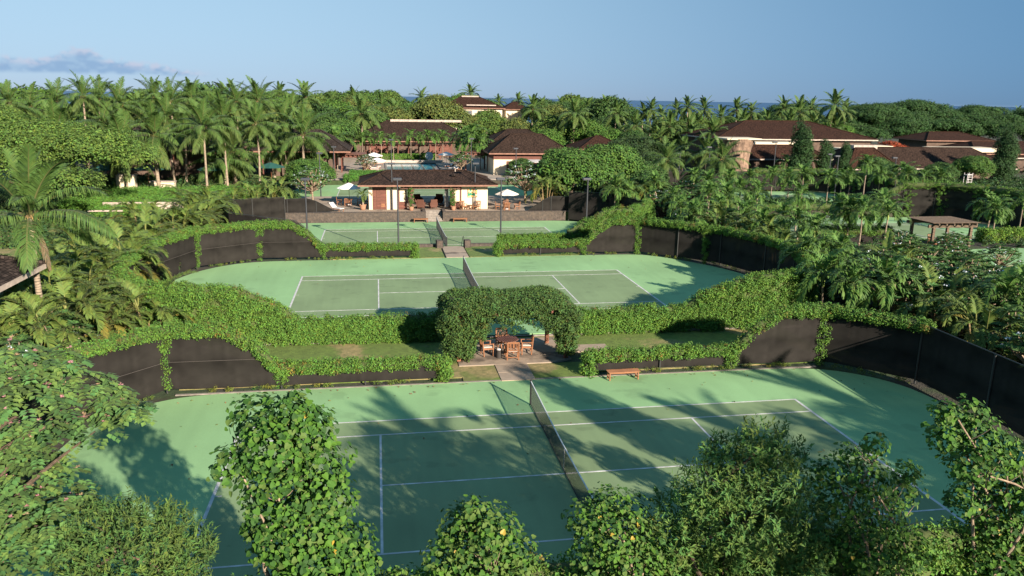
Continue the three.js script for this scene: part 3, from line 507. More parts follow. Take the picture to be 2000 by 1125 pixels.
lampPole('light pole in front of the left half of the pool', -4.1, 0, -100, 6.2, Math.PI); lampPole('light pole in front of the right half of the pool', 8.6, 0, -101, 6.4, Math.PI); lampPole('light pole before the hip roofed house right of the pool', 15.2, 0, -97, 5.1); lampPole('light pole beside the awning right of the pool', 19.5, 0, -86, 3.9);
lampPole('light pole rising through the bushy green trees', 18.5, -1, -74, 6.1); lampPole('light pole beside the carved pale pillar on the right', 56.5, -1, -92.5, 7.6); lampPole('light pole at the dark screen fence left of the carved pillar', 45.2, -1, -92, 6.8);
lampPole('light pole among palms before the long brown roof', 66, -1, -92, 5.8); lampPole('light pole in front of the columnar tree on the right', 58.5, -1, -78, 6.5); lampPole('light pole below the long brown roof on the right', 70.5, -1, -82, 6); lampPole('light pole right of the narrow cream wall', 40.3, -1, -92, 5.8);

// ---------- buildings ----------
// hip or gable roof over x0..x1, z0..z1 (z1 is the front), ridge along x
function hipRoof(t, x0, x1, z0, z1, ye, yr, inset, m, fascia = M.fascia, th = 0.18) {
  const zc = (z0 + z1) / 2, a = x0 + inset, b = x1 - inset, P = [[x0, ye, z1], [x1, ye, z1], [x1, ye, z0], [x0, ye, z0], [a, yr, zc], [b, yr, zc]];
  const face = (name, idx, along) => {
    const q = idx.map((i) => P[i]), pos = [], uv = [], n = V().crossVectors(V(...q[1]).sub(V(...q[0])), V(...q[2]).sub(V(...q[0]))).normalize(), ex = along === 'x' ? V(1, 0, 0) : V(0, 0, 1), ey = V().crossVectors(n, ex);
    for (let k = 1; k < q.length - 1; k++) for (const i of [0, k, k + 1]) { const p = V(...q[i]); pos.push(p.x, p.y, p.z); uv.push(p.dot(ex), p.dot(ey)); }
    const g = new THREE.BufferGeometry(); g.setAttribute('position', new THREE.Float32BufferAttribute(pos, 3)); g.setAttribute('uv', new THREE.Float32BufferAttribute(uv, 2)); g.computeVertexNormals(); return g;
  };
  const r = part('roof', merge([face('f', [0, 1, 5, 4], 'x'), face('r', [1, 2, 5], 'z'), face('b', [2, 3, 4, 5], 'x'), face('l', [3, 0, 4], 'z')]), m, t);
  for (const [i, j] of [[4, 5], [0, 4], [1, 5], [2, 5], [3, 4]]) { const d = V(...P[i]).distanceTo(V(...P[j])); if (d > 0.5) part('ridge_cap', tube([V(...P[i]).add(V(0, 0.03, 0)), V(...P[j]).add(V(0, 0.03, 0))], 0.1, 6), m, r); }
  part('fascia', [box(x1 - x0 + 0.06, th, 0.05, (x0 + x1) / 2, ye - th / 2 - 0.01, z1 + 0.01), box(x1 - x0 + 0.06, th, 0.05, (x0 + x1) / 2, ye - th / 2 - 0.01, z0 - 0.01), box(0.05, th, z1 - z0, x0 - 0.005, ye - th / 2 - 0.01, zc), box(0.05, th, z1 - z0, x1 + 0.005, ye - th / 2 - 0.01, zc)], fascia, r);
  part('soffit', box(x1 - x0 - 0.06, 0.03, z1 - z0 - 0.08, (x0 + x1) / 2, ye - 0.12, zc), M.redwood, t);
  return r;
}
{ // pavilion
  const t = thing('pavilion', 'cream walled pavilion with dark shake hip roof above the stone wall', 'pavilion'), zf = -66.3;
  hipRoof(t, -8.5, 7.45, -74.2, -65.05, 3.02, 4.25, 3.4, M.roof);
  const wall = (x0, x1, d = 6.8, y1 = 2.88) => part('wall', box(x1 - x0, y1 - 0.05, d, (x0 + x1) / 2, (y1 + 0.05) / 2, zf - d / 2), M.cream, t);
  wall(-7.35, -6.93, 7.0); wall(-5.33, -3.95, 6.6); wall(3.3, 6.45, 7); part('wall', box(1.58, 2.83, 6.4, -6.13, 1.465, zf - 3.4), M.cream, t);
  const d = part('door', box(1.56, 2.45, 0.08, -6.13, 1.28, zf - 0.14), M.teakDark, t);
  for (const s of [-1, 1]) part('door_leaf', rbox(s < 0 ? 0.34 : 1.08, 2.3, 0.05, s < 0 ? -6.7 : -5.92, 1.24, zf - 0.08), M.redwood, d); part('vent', box(0.4, 0.4, 0.02, -5.75, 0.55, zf - 0.045), M.teak, d); part('door_header', box(1.6, 0.1, 0.1, -6.13, 2.56, zf - 0.1), M.redwood, d);
  for (const s of [-1, 1]) {
    const x = s < 0 ? -3.5 : 2.85; part('timber_screen', box(0.8, 0.12, 0.1, x, 0.85, zf - 0.05), M.redwood, t); part('timber_post', rbox(0.16, 2.8, 0.2, x - 0.42, 1.45, zf - 0.05), M.redwood, t); part('timber_post', rbox(0.16, 2.8, 0.2, x + 0.42, 1.45, zf - 0.05), M.redwood, t); part('timber_panel', box(0.7, 0.72, 0.05, x, 0.44, zf - 0.06), M.redwood, t); part('screen_panel', box(0.68, 1.6, 0.04, x, 1.75, zf - 0.06), M.cream, t);
  }
  part('beam', rbox(6.9, 0.24, 0.16, -0.3, 2.62, zf + 0.55), M.teakDark, t); part('beam', rbox(6.9, 0.24, 0.16, -0.3, 2.72, zf - 6), M.redwood, t);
  for (let k = 0; k < 8; k++) part('rafter_tail', rbox(0.11, 0.14, 1.1, -3.4 + k * 0.9, 2.78, zf + 0.5), M.teakDark, t);
  for (const x of [-2.55, 2.1]) part('column', rbox(0.24, 2.6, 0.24, x, 1.33, zf + 0.5), M.redwood, t);
  for (const x of [-2.6, 2.2]) part('column', rbox(0.24, 2.7, 0.24, x, 1.4, zf - 6), M.redwood, t);
  const pt = part('painting', new THREE.PlaneGeometry(1.05, 0.86).translate(4.62, 1.9, zf + 0.032), std([1, 1, 1], 0.7, { map: tex(128, 96, (u, v) => { const a = fbm(u * 4 + 1, v * 3, 3), b = fbm(u * 5 + 20, v * 4 + 3, 3), c = vn(u * 7 + 5, v * 6); return a > 0.56 ? [0.16, 0.5, 0.35] : b > 0.55 ? [0.95, 0.72, 0.25] : c > 0.55 ? [0.85, 0.42, 0.2] : [0.92, 0.85, 0.62]; }) }), t);
  part('frame', [box(1.13, 0.04, 0.03, 4.62, 2.35, zf + 0.02), box(1.13, 0.04, 0.03, 4.62, 1.45, zf + 0.02), box(0.04, 0.86, 0.03, 4.075, 1.9, zf + 0.02), box(0.04, 0.86, 0.03, 5.165, 1.9, zf + 0.02)], M.teakDark, pt);
  part('roof_vent', rbox(0.6, 0.2, 0.5, 2.6, 3.95, -67.6), M.roofGrey, t);
  part('flue_pipe', cyl(0.06, 0.06, 0.4, 2.9, 4.35, -69.3, 8), M.trim, t);
}
function wickerProto() { const p = proto('wicker_chair', 'chair'); part('seat', rbox(0.7, 0.3, 0.65, 0, 0.3, 0, 0, 0, 0, 0.06), M.wicker, p); part('backrest', rbox(0.72, 0.62, 0.12, 0, 0.68, -0.3, 0, 0, -0.15, 0.06), M.wicker, p); for (const s of [-1, 1]) { part('arm', rbox(0.12, 0.4, 0.6, s * 0.36, 0.48, -0.02, 0, 0, 0, 0.05), M.wicker, p); for (const q of [-1, 1]) part('leg', cyl(0.025, 0.025, 0.18, s * 0.3, 0.09, q * 0.27, 6), M.teakDark, p); } return p; }
const K1 = wickerProto();
copyOf(K1, 'left of two dark wicker chairs inside the open pavilion', [-1.35, 0.05, -66.8], 2.9, 1.15, 'wicker chairs in the pavilion'); copyOf(K1, 'right of two dark wicker chairs inside the open pavilion', [0.05, 0.05, -66.8], 3.4, 1.15, 'wicker chairs in the pavilion');
copyOf(K1, 'left of two wicker chairs at the back of the pavilion', [-1.5, 0.05, -70.6], 0.3, 1.25, 'wicker chairs in the pavilion'); copyOf(K1, 'right of two wicker chairs at the back of the pavilion', [1.0, 0.05, -70.6], -0.3, 1.25, 'wicker chairs in the pavilion');
{ const c = thing('curtain', 'white curtain tied at the right of the open pavilion', 'curtain', [1.62, 0.05, -66.6]); const pts = []; for (let k = 0; k < 14; k++) pts.push([(k / 13 - 0.5) * 0.42, Math.sin(k * 1.9) * 0.06]); const g = []; for (let k = 0; k < 13; k++) g.push(box(0.05, 2.1, 0.03, (pts[k][0] + pts[k + 1][0]) / 2, 1.3, (pts[k][1] + pts[k + 1][1]) / 2, Math.atan2(-(pts[k + 1][1] - pts[k][1]), pts[k + 1][0] - pts[k][0]))); part('cloth', g, M.white, c); part('tieback', rbox(0.46, 0.06, 0.16, 0, 0.9, 0), M.trim, c); }
function pot(label, x, y, z, s = 1) { const t = thing('terracotta_pot', label, 'pot', [x, y, z], 0, 'terracotta pots on the terrace'); const pr = [[0.001, 0], [0.2, 0], [0.26, 0.2], [0.3, 0.42], [0.34, 0.44], [0.34, 0.5], [0.28, 0.5], [0.26, 0.42], [0.001, 0.4]].map(([a, b]) => new THREE.Vector2(a * s, b * s)); part('bowl', new THREE.LatheGeometry(pr, 18), M.terra, t); part('soil', cyl(0.26 * s, 0.26 * s, 0.02, 0, 0.43 * s, 0, 14), M.dark, t); }
pot('terracotta pot holding the palm left of the pavilion door', -8.05, 0.05, -66.2, 1.25); pot('terracotta pot below the flowering column left of the steps', -2.55, 0.05, -65.4, 0.95); pot('terracotta pot below the flowering column right of the steps', 2.3, 0.05, -65.4, 0.95);

M.brownWall = std([0.15, 0.1, 0.07], 0.9, { map: rep(noiseT, 0.4) });
// generic houses beyond
function house(label, x0, x1, z0, z1, ye, yr, inset, o = {}) {
  const t = thing('house', label, 'house'), ov = o.over ?? 0.9, y0 = o.y0 ?? 0;
  hipRoof(t, x0, x1, z0, z1, ye, yr, inset, o.roof ?? M.roof, o.fascia ?? M.fascia, 0.22);
  part('wall', box(x1 - x0 - 2 * ov, ye - 0.1 - y0, z1 - z0 - 2 * ov, (x0 + x1) / 2, (ye - 0.1 + y0) / 2, (z0 + z1) / 2), o.wall ?? M.cream, t);
  for (const [a, b, c, d, dk] of o.openings ?? []) { const w = part(dk ? 'door' : 'window', box(b - a, d - c, 0.06, (a + b) / 2, (c + d) / 2, z1 - ov + 0.035), dk ? M.redwood : M.lampGlass, t); part('frame', [box(b - a + 0.16, 0.08, 0.1, (a + b) / 2, d + 0.04, z1 - ov + 0.05), box(b - a + 0.16, 0.08, 0.1, (a + b) / 2, c - 0.04, z1 - ov + 0.05), box(0.08, d - c, 0.1, a - 0.04, (c + d) / 2, z1 - ov + 0.05), box(0.08, d - c, 0.1, b + 0.04, (c + d) / 2, z1 - ov + 0.05)], M.redwood, w); }
  if (o.frieze) part('frieze', box(x1 - x0 - 2 * ov + 0.06, 0.95, z1 - z0 - 2 * ov + 0.06, (x0 + x1) / 2, ye - 0.65, (z0 + z1) / 2), M.redwood, t);
  for (const x of o.posts ?? []) part('post', rbox(0.18, ye - y0 - 0.15, 0.18, x, (ye + y0 - 0.15) / 2, z1 - 0.4), M.redwood, t);
  return t;
}
{
  const h = house('long low pool house with dark roof and pale ridge behind the pool', -12, 16, -168, -148, 3.4, 7.4, 8, { wall: M.brownWall, openings: [[-8, -4, 0.4, 2.4, 1], [5, 10, 0.4, 2.4, 1]], fascia: M.fascia });
  part('ridge_beam', rbox(16.2, 0.5, 0.9, 4.9, 7.45, -158), M.trim, h);
  house('hip roofed house with awning right of the pool', 12.3, 27, -117, -106.5, 3.8, 6.75, 4.6, { openings: [[15.5, 17, 0.3, 2.3, 1], [18, 22, 1.1, 2.2]], frieze: 1 });
  house('hip roofed house half hidden behind the one right of the pool', 14, 27, -133, -119, 4.6, 7.0, 4.6, {});
  house('small house with light brown hip roof above the bushy trees', 29.8, 39.5, -124, -114, 4.1, 6.3, 4.6, { roof: M.roofRed });
  const fh = house('distant two storey house standing above the trees', 13.8, 34.8, -246, -229, 9.6, 13.1, 7.6, { roof: M.roofRed, openings: [[17, 19, 6.6, 8.7], [21, 24, 6.6, 8.7], [26, 29, 6.6, 8.7]], y0: 0 });
  part('ridge_cap_board', rbox(5.6, 0.4, 0.8, 24.3, 13.15, -237.5), M.trim, fh); part('eave_band', box(9.5, 0.3, 0.1, 27, 10.45, -229.2), M.trim, fh);
  house('small roof beside the distant two storey house', 36, 45, -250, -240, 9.2, 11.6, 4, { roof: M.roofRed });
  const ra = house('big house with long brown hip roof and pale gutter on the right', 55.5, 88.5, -131, -113, 6.2, 9.3, 10, { roof: M.roofRed, fascia: M.trim, wall: M.brownWall });
  for (const [x, z, w, h, d, y] of [[84.5, -109.5, 7, 1.5, 4, 4.6], [79, -108.8, 4, 1.1, 3, 4.4], [88, -108, 5, 1.2, 3, 4.3], [66, -110.8, 9, 1.2, 3, 5.2]]) part('parapet', rbox(w, h, d, x, y, z, 0, 0, 0, 0.03), M.cream, ra);
  house('low brown roofed wing beside the carved pillar', 56, 74, -111, -104, 3.2, 5.4, 4, { roof: M.roofRed, fascia: M.trim, wall: M.brownWall });
  house('long low house with brown roof along the right', 72, 108.5, -112, -100.5, 1.9, 5.2, 5.5, { roof: M.roof, fascia: M.trim, wall: M.brownWall, openings: [[92, 95.5, 0, 1.4, 1]] });
  const rb = house('near end of the low brown roof with a pale ridge box', 73.6, 84, -106, -98.9, 1.95, 5.3, 3.4, { roof: M.roofRed, fascia: M.trim, wall: M.brownWall });
  part('ridge_box', rbox(4.6, 0.7, 1.6, 79.5, 5.35, -104), M.trim, rb);
  const rc = house('roof with a pale flat parapet at the far right', 101, 122, -124, -112, 3.0, 4.5, 5, { roof: M.roofRed, fascia: M.trim, wall: M.brownWall });
  part('parapet', rbox(13, 0.8, 5, 106.5, 4.5, -113), M.cream, rc);
  house('dark brown roof at the right edge behind the columnar tree', 110, 132, -128, -113, 3.7, 5.7, 5, { roof: M.roofRed, wall: M.brownWall });
  house('brown roof beneath the dark spreading tree', 118, 136, -150, -138, 5.0, 6.7, 5, { roof: M.roofRed, wall: M.brownWall });
  house('grey roof of the cabana left of the pool', -21, -12.6, -128, -118, 3.2, 5.2, 3, { roof: M.roofGrey, wall: M.redwood });
  house('thatched grey restaurant roof among the left palms', -50, -27, -112, -98, 4.6, 8.2, 6, { roof: M.roofGrey, wall: M.brownWall, over: 3.4, posts: [-48, -42, -36, -30] });
  house('second grey restaurant roof behind the leaning palms', -26, -10.5, -118, -103, 4.2, 7.2, 5, { roof: M.roofGrey, wall: M.brownWall, over: 3, posts: [-24, -19, -13] });
  const rl = house('grey shingle roof corner with pale gutter at the left edge', -31, -21.75, -14.5, -7.7, 4.95, 6.3, 3, { roof: M.roofGrey, fascia: M.trim, wall: M.white, over: 2.2 });
}
function pergola(label, x0, x1, z0, z1, y0, h, nx, nr, roof, wood = M.redwood) {
  const t = thing('timber_pergola', label, 'pergola');
  for (let k = 0; k < nx; k++) for (const z of [z0, z1]) part('post', rbox(0.24, h, 0.24, x0 + (x1 - x0) * k / (nx - 1), y0 + h / 2, z), wood, t);
  for (const z of [z0, z1]) part('beam', rbox(x1 - x0 + 1.2, 0.28, 0.16, (x0 + x1) / 2, y0 + h + 0.1, z), wood, t);
  for (let k = 0; k < nr; k++) part('rafter', rbox(0.12, 0.2, z1 - z0 + 1.4, x0 + (x1 - x0) * k / (nr - 1), y0 + h + 0.34, (z0 + z1) / 2), wood, t);
  if (roof) for (let k = 0; k < roof; k++) part('lath', box(x1 - x0 + 1, 0.05, (z1 - z0 + 1) / roof * 0.75, (x0 + x1) / 2, y0 + h + 0.47, z0 - 0.5 + (k + 0.5) * (z1 - z0 + 1) / roof), wood === M.bark ? M.bark : M.teakDark, t);
  return t;
}
pergola('long red timber pergola across the far end of the pool', -8.6, 9, -143.5, -140.5, 0, 2.8, 9, 20, 0);
pergola('red timber cabana frame left of the pool', -12.3, -8.7, -117, -112, 0, 2.6, 2, 6, 8);
pergola('red timber cabana frame right of the pool', 9.2, 13.2, -119, -114.5, 0, 2.9, 2, 6, 8);
pergola('brown timber pergola over teak chairs between the right hand courts', 44.4, 48.3, -42.2, -39.2, -0.3, 2.15, 2, 6, 16, M.bark);
copyOf(T1, 'teak table under the right hand pergola', [46.4, -0.28, -40.4], 0, 1.15);
[[45.3, -39.8, 1.6, 'left of'], [47.5, -39.8, -1.6, 'right of'], [46.4, -38.8, 3.1, 'in front of'], [46.3, -41.1, 0, 'behind']].forEach(([x, z, a, w]) => copyOf(C2, 'teak chair ' + w + ' the table under the right hand pergola', [x, -0.28, z - 0.4], a, 1.1, 'chairs under the right hand pergola'));
{ // awning, carved pillar, walls
  const a = thing('awning', 'white flat awning on dark posts right of the pool', 'awning', [20.5, 0, -104.6]); part('cloth', rbox(6.4, 0.16, 2.6, 0, 2.62, 0, 0, 0, 0.08, 0.03), M.white, a); for (const x of [-3, 3]) part('post', cyl(0.06, 0.06, 2.6, x, 1.3, 1.1, 8), M.teakDark, a); part('valance_beam', rbox(6.4, 0.2, 0.1, 0, 2.35, 1.2), M.redwood, a);
  const s = thing('carved_pillar', 'massive pale brown banyan stump like pillar beside the right roofs', 'pillar', [54.2, -0.1, -101.5]);
  const P = [], I = [], U = [], nh = 14, na = 28;
  for (let j = 0; j <= nh; j++) for (let i = 0; i <= na; i++) { const f = j / nh, q = i / na * TAU, fl = 1 + 0.16 * Math.abs(f - 0.45) + 0.35 * Math.pow(f, 5), n = fbm(3 + Math.cos(q) * 2.4 + 5, Math.sin(q) * 2.4 + f * 1.3 + 5, 4) - 0.5, r = 2.05 * fl * (1 + 0.3 * n) + 0.25 * (vn(i * 0.9 % 25, f * 3) - 0.5); P.push(Math.cos(q) * r, f * 6.9, Math.sin(q) * r); U.push(i / na * 12, f * 7); }
  for (let j = 0; j < nh; j++) for (let i = 0; i < na; i++) { const k = j * (na + 1) + i; I.push(k, k + na + 1, k + 1, k + 1, k + na + 1, k + na + 2); }
  const g = new THREE.BufferGeometry(); g.setAttribute('position', new THREE.Float32BufferAttribute(P, 3)); g.setAttribute('uv', new THREE.Float32BufferAttribute(U, 2)); g.setIndex(I); g.computeVertexNormals();
  part('shaft', g, std([0.3, 0.215, 0.16], 0.95, { map: rep(M.bark.map, 0.5, 0.1), bumpMap: rep(grainT, 0.2, 0.06), bumpScale: 0.3 }), s);
  part('cap', rbox(6.2, 0.25, 5.4, 0, 6.9, 0, 0, 0, 0, 0.05), M.cream, s);
  const w = thing('garden_wall', 'short cream wall glimpsed between palms right of the bushy trees', 'wall', [40, 0, -106]); part('wall', box(4.6, 2.9, 0.4, 0, 1.45, 0), M.cream, w); part('coping', rbox(4.8, 0.12, 0.6, 0, 2.96, 0), M.redwood, w);
  const wl = thing('garden_wall', 'low white wall edge along the bright hedge on the left', 'wall', [0, 0, 0]); part('coping', box(9, 0.13, 0.3, -31.8, 0.84, -67.6), M.trim, wl); part('wall', box(9, 0.76, 0.2, -31.8, 0.38, -67.6), M.trim, wl); part('return', box(3.4, 0.14, 0.25, -34.6, 0.62, -62.9), M.trim, wl);
  const yp = thing('stone_pillar', 'yellow stone pillar beside the left palm trunks', 'pillar', [-39.7, 0, -88]); part('shaft', rbox(2.3, 1.8, 1.2, 0, 0.9, 0, 0, 0, 0, 0.05), M.cream, yp); part('cap', rbox(2.5, 0.16, 1.4, 0, 1.88, 0, 0, 0, 0, 0.04), M.trim, yp);
  const y2 = thing('stone_pillar', 'lower yellow stone pillar between the two white palm trunks', 'pillar', [-34.8, 0, -87]); part('shaft', rbox(3, 1.1, 1, 0, 0.55, 0, 0, 0, 0, 0.05), M.cream, y2); part('cap', rbox(3.2, 0.14, 1.2, 0, 1.16, 0, 0, 0, 0, 0.04), M.trim, y2);
  const lg = thing('lifeguard_chair', 'white slatted high chair among shrubs on the right', 'chair', [86.5, 0.6, -86]); lg.scale.setScalar(0.62); for (const sx of [-1, 1]) for (const sz of [-1, 1]) part('leg', rbox(0.12, 3, 0.12, sx * 0.7, 1.5, sz * 0.6), M.white, lg); for (let k = 0; k < 4; k++) part('rung', rbox(1.4, 0.12, 0.06, 0, 0.7 + k * 0.65, 0.62), M.white, lg); part('seat', rbox(1.5, 0.1, 1.3, 0, 2.5, 0), M.white, lg);
}
{ // pool
  const d = structure('pool_deck'); part('paving', [sheet(rect(-16, -4.8, -146, -100), 0.05, 0.1), sheet(rect(5.2, 16, -146, -100), 0.05, 0.1), sheet(rect(-4.8, 5.2, -146, -131.3), 0.05, 0.1), sheet(rect(-4.8, 5.2, -111, -100), 0.05, 0.1)], std([0.5, 0.42, 0.33], 0.9, { map: rep(noiseT, 0.3) }), d);
  part('coping', [box(10.2, 0.12, 0.3, 0.2, 0.09, -131.2), box(0.3, 0.12, 20.4, -4.75, 0.09, -121.1), box(0.3, 0.12, 20.4, 5.15, 0.09, -121.1)], M.kerb, d);
  part('raised_edge', box(13, 0.5, 1, 0.2, 0.3, -132.4), M.trim, d);
  const w = structure('pool_water'); part('water', sheet(rect(-4.6, 5, -131.05, -111.05), -0.06, 0.9), std([0.05, 0.3, 0.38], 0.1), w);
  for (let k = 0; k < 5; k++) part('lane_line', box(0.28, 0.006, 18.4, -3.6 + k * 1.9, -0.055, -121), std([0.012, 0.06, 0.09], 0.15), w);
  const b = thing('round_sign', 'round white disc standing at the far right corner of the pool', 'disc', [3.9, 0.05, -132.2]); part('disc', new THREE.CylinderGeometry(0.8, 0.8, 0.08, 24).rotateX(Math.PI / 2).translate(0, 1.35, 0), M.white, b); part('stand', cyl(0.05, 0.05, 0.8, 0, 0.4, 0, 8), M.white, b);
}
{ // clipped mounds, bright hedges
  const hedge = (label, x, y, z, w, h, d, seed, c = GREEN) => { const t = thing('clipped_hedge', label, 'hedge', [x, y, z]); const r = rng(seed), L = []; part('stems', rbox(w * 0.9, h * 0.86, d * 0.86, 0, h * 0.43, 0, 0, 0, 0, 0.1), M.core, t); const n = Math.min(9000, (w * h * 2 + w * d + d * h * 2) * 9); for (let k = 0; k < n; k++) { const f = r(); let px = (r() - 0.5) * w, py = r() * h, pz = (r() - 0.5) * d; if (f < 0.45) py = h * (0.93 + 0.1 * r()); else if (f < 0.85) pz = d * (0.46 + 0.06 * r()); else px = (r() < 0.5 ? -1 : 1) * w * 0.5; L.push([px, py, pz, 1.5, c]); } instanced('foliage', VC, L, t, r); };
  hedge('bright clipped hedge below the left palm trunks', -34.2, 0, -75.6, 13.6, 0.85, 14.6, 61, [1, 1.1, 1]); hedge('bright clipped hedge right end below the teal umbrellas', -24.6, 0, -80, 6.5, 0.9, 6, 62, [1, 1.1, 1]);
  hedge('bright clipped hedge inside the low white wall on the left', -33.4, 0, -65.2, 5.2, 0.62, 4.2, 60, [1, 1.1, 1]); hedge('rounded clipped hedge below the left pool cabana', -7.6, 0, -103, 6, 1.0, 3, 63, [0.8, 1, 1]); hedge('lower clipped hedge strip in front of the pool cabana hedge', -7.8, 0, -99.6, 7, 0.8, 2, 64, [0.8, 1, 1]);
  hedge('hedge of pale green below the far pool pergola', 0, 0, -139, 11, 1.1, 1.2, 65, [1.2, 1.2, 1.2]);
  hedge('sunlit low hedge behind the right hand pergola', 40.5, -0.6, -45, 7, 1.5, 1.6, 66); hedge('yellow green hedge at the right edge by the pergola', 57.5, -0.4, -41.5, 12, 1.5, 1.4, 67, [1.3, 1.15, 1]);
}
// ---------- where the plants stand (x, z, height in metres) ----------
const LOBES = {"hib":[[-7.9,7.28,10.68,0.42],[-8.59,6.89,10.09,0.53],[-7.65,6.89,10.62,0.57],[-8.27,6.67,10.84,0.7],[-8.99,6.36,10.83,0.39],[-7.51,6.05,10.52,0.63],[-8.22,5.64,10.63,0.72],[-7.37,5.21,10.37,0.59],[-7.86,4.69,10.53,0.88],[-7.07,4.14,10.11,0.56],[-8.41,4.61,10.68,0.48],[-7.69,3.95,10.6,0.89],[-6.88,3.72,10.28,0.46],[-8.84,4.79,10.38,0.16],[-8.19,3.3,10.74,0.79],[-7.36,2.77,10.44,0.82]],"mid":[[-4.56,4.93,10.65,0.35],[-4.79,4.55,10.45,0.46],[-4.24,4.63,10.94,0.55],[-4.47,3.85,10.39,0.89],[-3.67,3.94,10.61,0.43],[-5.1,3.8,10.44,0.46],[-4.38,2.98,10.52,0.94],[-3.84,3.2,11.07,0.61]],"right1":[[-1.66,4.7,10.24,0.41],[-2.17,4.54,10.5,0.47],[-1.17,4.38,10.16,0.46],[-1.71,4.34,10.82,0.73],[-0.7,3.65,10.23,0.55],[-2.03,3.61,10.55,0.58],[-1.27,3.55,10.93,0.79],[-0.28,3.29,10.4,0.44],[-1.68,2.78,10.97,0.84]],"fine":[[1.16,6.15,10.94,0.37],[2.05,5.6,10.33,0.41],[0.6,5.74,10.58,0.34],[1.0,5.24,10.52,0.64],[1.53,5.3,11.04,0.63],[0.08,5.2,10.98,0.52],[0.95,4.8,11.19,0.88],[-0.01,4.35,10.39,0.54],[2.23,4.18,10.72,0.71],[0.77,3.58,10.33,1.05],[1.89,3.35,10.52,1.06],[-0.48,3.99,10.81,0.53],[3.07,2.99,10.33,0.69],[1.41,2.25,10.5,1.35]],"right3":[[3.75,6.02,11.01,0.3],[3.75,5.35,10.24,0.36],[4.87,5.13,10.66,0.31],[3.08,5.19,10.58,0.44],[3.71,5.27,11.06,0.53],[4.97,4.51,10.48,0.43],[3.44,4.41,10.55,0.61],[4.42,4.16,10.68,0.61],[3.35,3.51,10.48,0.62],[3.98,3.54,11.01,0.83],[5.06,3.42,10.98,0.5],[4.15,2.32,10.82,1.02]],"right4":[[5.37,6.58,10.87,0.3],[6.3,6.3,10.46,0.42],[5.96,5.78,10.37,0.43],[6.82,5.71,10.42,0.57],[7.33,5.42,10.67,0.45],[6.24,5.36,10.89,0.55],[7.69,4.47,10.32,0.64],[6.96,4.08,10.13,0.45],[7.77,3.53,10.27,0.71],[7.78,2.53,9.97,0.73],[8.13,2.73,10.54,0.71],[8.18,4.55,10.89,0.68],[9.16,2.7,10.11,0.98],[7.56,1.99,10.66,1.07]],"left1":[[-11.19,5.08,10.31,0.36],[-11.6,4.91,10.44,0.42],[-10.53,5.01,10.76,0.47],[-10.23,4.71,10.08,0.31],[-9.98,4.24,10.13,0.32],[-11.22,4.01,9.93,0.84],[-10.36,3.87,10.02,0.6],[-12.06,3.96,9.91,0.49],[-11.36,3.15,10.06,1.1]],"acacia":[[-12.87,7.9,9.59,0.56],[-12.15,7.88,9.69,0.45],[-12.48,7.38,10.1,0.64],[-11.91,7.22,9.31,0.57],[-11.3,6.98,9.31,0.41],[-10.77,7.11,9.91,0.21],[-11.65,6.69,9.58,0.37],[-12.52,6.41,9.37,0.49],[-13.03,6.37,9.45,0.48],[-12.98,5.67,9.33,0.59],[-12.54,5.18,9.07,0.46],[-13.25,5.2,9.81,0.58],[-12.39,5.16,10.23,0.52],[-11.97,5.26,9.9,0.24],[-13.06,4.22,9.82,0.78],[-12.67,3.99,9.34,0.39],[-13.73,7.5,9.49,0.85],[-14.08,5.87,9.03,0.89],[-13.72,4.75,9.97,0.95]]};
const COCO = [[-62.2,-111.7,11.7],[-57.0,-113.7,11.8],[-47.3,-96.8,12.8],[-48.8,-106.8,12.3],[-45.0,-106.0,11.6],[-42.9,-117.6,12.4],[-36.7,-104.6,12.1],[-36.6,-116.5,12.5],[-33.7,-130.3,12.6],[-28.5,-108.9,12.2],[-28.4,-121.7,11.8],[-25.0,-114.4,12.3],[-30.2,-183.4,13.3],[-22.0,-136.2,10.8],[-19.9,-145.6,13.0],[-35.0,-93.9,9.9],[-42.9,-110.9,10.3],[-44.6,-95.3,9.1],[-51.8,-112.2,9.3],[-26.7,-88.1,10.2],[-27.8,-80.2,9.2],[-33.3,-93.2,8.4],[-23.0,-91.7,9.4],[-20.5,-103.9,9.3],[-65.6,-127.9,10.7],[-34.6,-122.6,11.2],[-17.8,-196.5,11.6],[-12.8,-214.0,12.3],[-9.4,-143.0,9.9],[-4.8,-194.1,11.1],[7.6,-232.2,12.9],[-8.1,-164.6,7.6],[-1.8,-177.5,9.4],[26.7,-255.2,14.6],[40.9,-283.7,11.9],[43.2,-251.9,12.8],[29.8,-158.9,11.2],[46.2,-225.1,11.7],[57.7,-249.0,11.7],[34.1,-135.6,10.8],[55.1,-201.9,11.3],[54.8,-183.7,11.3],[49.1,-155.3,10.6],[65.8,-200.1,11.6],[59.6,-167.0,10.5],[61.8,-166.9,11.4],[60.1,-153.2,9.9],[73.9,-180.4,11.4],[71.1,-165.5,12.3],[81.1,-179.2,11.5],[46.4,-132.9,8.5],[53.7,-131.7,8.4],[57.8,-130.7,7.7],[58.4,-121.3,7.6],[46.6,-106.5,5.2],[49.2,-102.6,5.2],[51.3,-131.5,6.1],[68.8,-140.0,10.3],[36.0,-87.0,5.2],[58.8,-130.1,5.6],[45.6,-87.6,5.2],[90.0,-177.7,11.6],[94.0,-176.8,11.2],[78.5,-138.1,9.8],[102.5,-175.6,12.2],[91.5,-148.2,11.6],[102.1,-160.1,12.3],[86.5,-127.1,13.3],[109.9,-158.6,11.9],[78.2,-127.6,9.3],[83.4,-126.7,9.4],[88.1,-125.7,8.5],[72.9,-138.9,8.9],[301.6,-328.3,10.5],[271.1,-282.9,11.1],[348.5,-387.9,10.6]];
